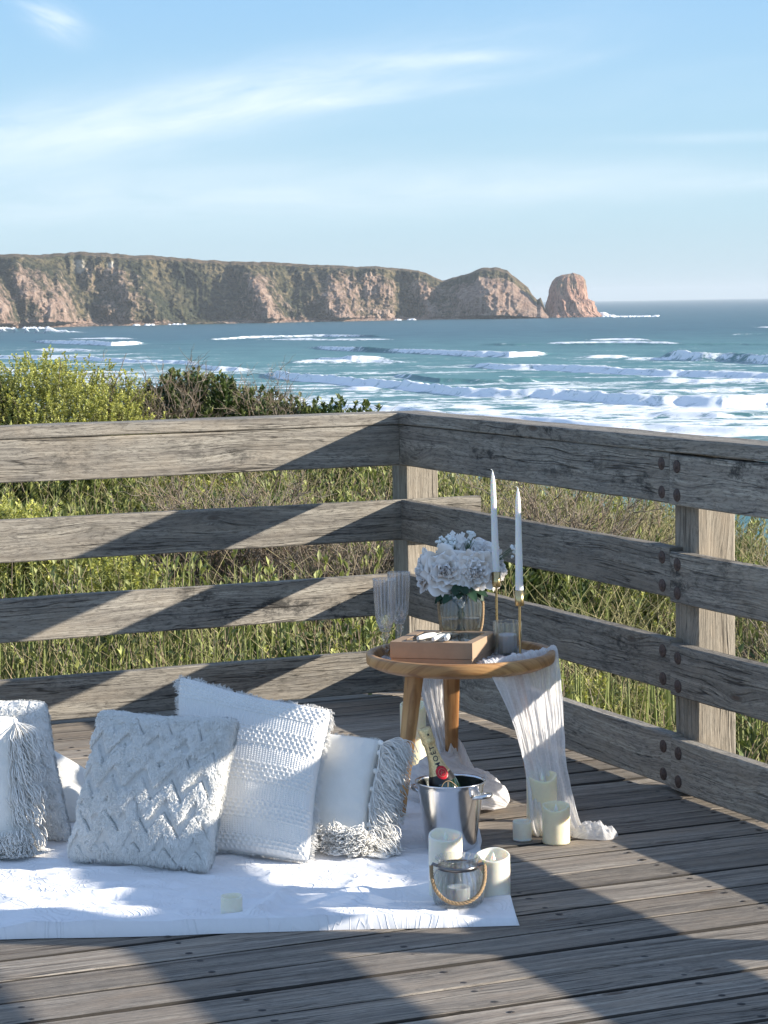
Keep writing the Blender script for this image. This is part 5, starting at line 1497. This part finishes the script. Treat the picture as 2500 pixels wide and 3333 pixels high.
# the valley slope between big spurs, then buttresses, then columns
g1 = ridged(sk/210.+1.7, zz/420., 2)-.5; g2 = ridged((xx*.6+sk*.4)/78.+5, zz/150., 3)-.5; g3 = ridged(xx/26., zz/60., 3)-.5; g4 = ridged(xx/8., zz/22., 3)-.5
bush = np.abs(fbm(xx/9., zz/8., 3)-.5)*1.6+.45*(fbm(xx/3.6, zz/3.4, 2)-.5)
depth = depth-env*(46*rl_*(1-.35*tf)+75*g1+70*g2+38*g3+12*g4)-bush*14*env
low = sstep(.12, .0, tf)
depth = depth-low*6*(fbm(xx/7., T*30, 3)-.5); zz = zz+low*6*(fbm(xx/5., T*60, 3)-.3)*sstep(0, .02, tf)
Rr = d0+depth
X = Rr*A; Y = Rr
rk = .14+.42*rl_+.62*sstep(.16, .03, tf)+.75*(g2+.1)+.45*(g3)+.30*sstep(-.02, .06, A)*sstep(1., .7, tf)-.55*sstep(.78, .97, tf)-.10*sstep(.35, .9, tf)
rk = rk - .35*sstep(-.115, -.10, A)*sstep(-.06, -.08, A)
pale = np.exp(-((A+.1265-.00004*(90-zz))/.0017)**2)*sstep(78, 84, zz+6*fbm(xx/6, zz/6, 2))*sstep(98, 93, zz)
pale = np.maximum(pale, np.exp(-((A+.1133)/.0010)**2)*sstep(83, 86, zz)*sstep(95, 92, zz))
hz = sstep(.93, 1., tf)*sstep(.02, .2, plat)
mb = MB(); mb.add(np.stack([X, Y, SEA-1.5+zz], -1).reshape(-1, 3), grid_faces(len(aa), NT)[:, ::-1], np.stack([np.clip(rk, 0, 1), hz, np.clip(pale*1.3, 0, 1)], -1).reshape(-1, 3))
hl = mb.build('headland', M['cliff']); tag(hl, kind='structure')
# sea stack
def stackmat():
    m, nt = mat('stack_granite'); g = G(nt); o = g.obj()
    n1 = g.noise(g.vmul(o, (.09, .09, .035)), 1.0, 8, .7); n2 = g.noise(g.vmul(o, (.35, .35, .12)), 1.0, 5, .7)
    c = g.ramp(n1, [(.30, (.24, .12, .085)), (.5, (.50, .29, .215)), (.72, (.66, .45, .34))])
    c = g.mix(g.ramp(n2, [(.36, .8), (.52, 0.0)]), c, (.10, .06, .05))
    x, y, z = g.sep(o)
    k = g.math('MULTIPLY', g.ramp(g.math('DIVIDE', z, 60.0), [(.60, 0.0), (.85, .6)]), g.ramp(n1, [(.45, 0.0), (.6, 1.0)]))
    c = g.mix(k, c, (.15, .14, .08))
    g.out(g.pbr(c, .95, g.bump(n2, 1.0, 4.0))); return m
SD = 3560.
hh_ = np.array([0, .06, .15, .25, .36, .43, .55, .70, .83, .92, .97, 1.0])
le_ = np.array([1176, 1179, 1180, 1181, 1184, 1185, 1187, 1190, 1196, 1204, 1216, 1236.])
ri_ = np.array([1308, 1298, 1289, 1286, 1284, 1270, 1268, 1267, 1266, 1260, 1253, 1240.])
NS = 150; nn_ = 260
h_ = np.sin(np.linspace(0, 1, NS)*PI/2)**1.15; th = np.linspace(0, 2*PI, nn_, endpoint=False)
Hh, Th = np.meshgrid(h_, th, indexing='ij')
lx = (np.interp(Hh, hh_, le_)-825)/5105*SD; rx = (np.interp(Hh, hh_, ri_)-825)/5105*SD
mx_ = (lx+rx)/2; hw = (rx-lx)/2
zt_ = 66*Hh
col_ = ridged(Th*3.2+zt_/70, zt_/55.+3, 3)-.5; blk_ = np.floor(vn(Th*7, zt_/7.)*4)/4-.4; fin = ridged(Th*9, zt_/9., 2)-.5
am = 1-.5*Hh
cx_ = np.sign(np.cos(Th))*np.abs(np.cos(Th))**.85; sy_ = np.sign(np.sin(Th))*np.abs(np.sin(Th))**.85
rad = 1+am*(.26*col_+.13*blk_+.10*fin)
X = mx_+hw*cx_*(1+(rad-1)*.55); Y = SD+hw*.8*sy_*rad
Z = zt_+5*(fbm(Th*2, Hh*0+3, 2)-.5)*sstep(.7, 1, Hh)
o_ = root('sea_stack', (0.0805*SD, SD, SEA), 'tall pinkish rock stack standing in the sea off the headland tip', 'rock stack')
mb = MB(); mb.add(np.stack([X, Y, SEA-1+Z], -1).reshape(-1, 3), grid_faces(NS, nn_, True)[:, ::-1]); mb.build('rock', stackmat(), o_)
# white water round the foot of the cliffs
mb = MB(); r = np.random.default_rng(5)
def splash(mb, a0, a1, n, rlo, rhi, hh):
    for k in range(n):
        a = r.uniform(a0, a1); R_ = r.uniform(rlo, rhi)(a) if callable(rlo) else r.uniform(rlo, rhi)
        s = r.uniform(.5, 1.)*hh
        lathe(mb, [(.01, s*.8), (s*.6, s*.6), (s*1.1, s*.2), (s*1.6, -.5)], (a*R_, R_, SEA), 7)
splash(mb, .0935, .0985, 40, 3520, 3600, 4.0); splash(mb, .0928, .0945, 26, 3560, 3620, 9.0); splash(mb, .098, .117, 120, 3400, 3560, 2.4)
splash(mb, -.178, -.14, 60, 3060, 3130, 3.6)
for a in (-.1, -.087, .01, .052): splash(mb, a-.004, a+.004, 12, np.interp(a, BASE[:, 0], BASE[:, 1])-25, np.interp(a, BASE[:, 0], BASE[:, 1])-8, 3.2)
m, nt = mat('white_water'); g = G(nt); g.out(g.pbr((.84, .86, .88), .9))
o = mb.build('white_water', m); tag(o, 'white water breaking at the foot of the cliffs and the stack', kind='stuff')

# ------------------------------------------------------------------ haze
m, nt = mat('sea_air'); nd = nt.nodes.new('ShaderNodeVolumePrincipled'); nd.inputs['Color'].default_value = (.84, .92, 1, 1); nd.inputs['Density'].default_value = 4.8e-5; nd.inputs['Anisotropy'].default_value = .0
oo = nt.nodes.new('ShaderNodeOutputMaterial'); nt.links.new(nd.outputs[0], oo.inputs['Volume'])
mb = MB(); x0, x1, y0, y1, z0, z1 = -13500., 13500., -200., 30500., -27.5, 140.
V = [(x, y, z) for x in (x0, x1) for y in (y0, y1) for z in (z0, z1)]
mb.add(V, [[0, 1, 3, 2], [4, 6, 7, 5], [0, 4, 5, 1], [2, 3, 7, 6], [0, 2, 6, 4], [1, 5, 7, 3]], smooth=False)
hzb = mb.build('haze', m); tag(hzb, kind='stuff')

# ------------------------------------------------------------------ light
EL = math.radians(17.7); AZ = math.radians(-8.0)          # sun direction: from the right, slightly behind the viewer
sd = Vector((math.cos(AZ)*math.cos(EL), math.sin(AZ)*math.cos(EL), math.sin(EL)))
L_ = bpy.data.lights.new('sun', 'SUN'); L_.energy = 5.0; L_.angle = math.radians(.53); L_.color = (1.0, .92, .79)
so = bpy.data.objects.new('sun', L_); COL.objects.link(so); so.location = (5, -2, 8)
so.rotation_euler = (-sd).to_track_quat('-Z', 'Y').to_euler()
w = bpy.data.worlds.new('World'); SC.world = w; w.use_nodes = True
nt = w.node_tree; nt.nodes.clear(); g = G(nt)
sky = g.n('ShaderNodeTexSky'); sky.sky_type = 'NISHITA'; sky.sun_disc = False; sky.sun_elevation = EL
sky.sun_rotation = math.atan2(sd.x, sd.y); sky.altitude = 30; sky.air_density = 1.15; sky.dust_density = .7; sky.ozone_density = 2.2
tc = g.n('ShaderNodeTexCoord'); dv = tc.outputs['Generated']
dx, dy, dz = g.sep(dv)
dyc = g.math('MAXIMUM', dy, .05)
ua = g.math('DIVIDE', dx, dyc); wa = g.math('DIVIDE', dz, dyc)
def streak(cx, cy, ang, lx, ly, amt, sc=26., seed=0., sharp=(.42, .70)):
    ca, sa = math.cos(ang), math.sin(ang)
    p = g.math('ADD', ua, -cx); q = g.math('ADD', wa, -cy)
    a = g.math('ADD', g.math('MULTIPLY', p, ca), g.math('MULTIPLY', q, sa)); b = g.math('SUBTRACT', g.math('MULTIPLY', q, ca), g.math('MULTIPLY', p, sa))
    wob = g.noise(g.comb(g.math('MULTIPLY', a, 9.), g.math('MULTIPLY', b, 22.), seed), 1.0, 3, .5)
    b2 = g.math('ADD', b, g.math('MULTIPLY', g.math('SUBTRACT', wob, .5), ly*1.1))
    m_ = g.math('POWER', 2.718, g.math('MULTIPLY', -1., g.math('ADD', g.math('POWER', g.math('ABSOLUTE', g.math('DIVIDE', a, lx)), 2.), g.math('POWER', g.math('ABSOLUTE', g.math('DIVIDE', b2, ly)), 2.))))
    f = g.noise(g.comb(g.math('MULTIPLY', a, sc), g.math('MULTIPLY', b2, sc*5.5), seed+3.), 1.0, 6, .6, .6)
    fr = g.ramp(f, [(sharp[0]-.14, .25), (sharp[1], 1.0)])
    return g.math('MULTIPLY', g.math('MULTIPLY', m_, fr), amt)
cl = [streak(-.050, .087, .17, .110, .0125, .60, 20., 1.), streak(-.010, .0855, .10, .055, .0030, .45, 30., 2.), streak(.030, .1010, .02, .030, .0028, .55, 24., 7.),
      streak(-.125, .074, .14, .085, .0150, .50, 18., 3.), streak(-.133, .1185, -.5, .012, .0060, .5, 60., 4., (.38, .66)), streak(-.137, .1225, -.35, .013, .0016, .4, 60., 14.),
      streak(-.10, .046, .02, .17, .013, .45, 12., 5.), streak(.06, .047, .03, .12, .0090, .36, 12., 6.), streak(.150, .0665, .0, .05, .0022, .28, 20., 8.), streak(.155, .0485, .05, .035, .0030, .34, 20., 9.), streak(.085, .099, .25, .018, .003, .18, 30., 10.), streak(.11, .085, .1, .14, .016, .10, 12., 11.)]
tot = cl[0]
for c_ in cl[1:]: tot = g.math('ADD', tot, c_)
# thin cirrus elsewhere round the sky
oth = g.noise(g.vmul(dv, (2.0, 2.0, 9.)), 2.0, 6, .6, .8)
oth = g.math('MULTIPLY', g.ramp(oth, [(.5, 0.0), (.75, .5)]), g.math('LESS_THAN', dy, .3))
tot = g.math('MINIMUM', g.math('ADD', tot, oth), .85)
low = g.ramp(dz, [(.0, (1.90, 2.62, 3.08)), (.035, (1.70, 2.62, 3.26)), (.075, (1.38, 2.38, 3.27)), (.13, (1.12, 2.12, 3.32)), (.25, (1.15, 1.95, 3.3)), (.6, (1.0, 1.5, 2.5)), (1.0, (.85, 1.3, 2.2))])
skc = g.mix(.90, sky.outputs[0], low)
clc = g.mix(tot, skc, (3.6, 4.0, 4.35))
bg = g.n('ShaderNodeBackground'); bg.inputs['Strength'].default_value = .15; g.l(clc, bg.inputs[0])
wo = g.n('ShaderNodeOutputWorld'); g.l(bg.outputs[0], wo.inputs[0])

# ------------------------------------------------------------------ camera
pit, rol = .0884, -.016
cp, sp = math.cos(pit), math.sin(pit); fw = Vector((0, cp, -sp)); up = Vector((0, sp, cp)); ri = Vector((1, 0, 0))
c, s = math.cos(rol), math.sin(rol); r2 = ri*c+up*s; u2 = up*c-ri*s
cam = bpy.data.cameras.new('camera'); cam.sensor_fit = 'VERTICAL'; cam.sensor_height = 36.; cam.lens = 7692.3/3333*36; cam.clip_start = .1; cam.clip_end = 60000
co = bpy.data.objects.new('camera', cam); COL.objects.link(co)
mtx = Matrix((r2, u2, -fw)).transposed().to_4x4(); mtx.translation = Vector((0, 0, 1.5)); co.matrix_world = mtx
SC.camera = co
SC.render.engine = 'CYCLES'
SC.render.resolution_x = 768; SC.render.resolution_y = 1024
SC.cycles.max_bounces = 10; SC.cycles.transparent_max_bounces = 24; SC.cycles.transmission_bounces = 8; SC.cycles.volume_bounces = 0; SC.cycles.caustics_reflective = False; SC.cycles.caustics_refractive = False
SC.view_settings.view_transform = 'Standard'; SC.view_settings.look = 'None'; SC.view_settings.gamma = 1.0; SC.view_settings.exposure = 0.90
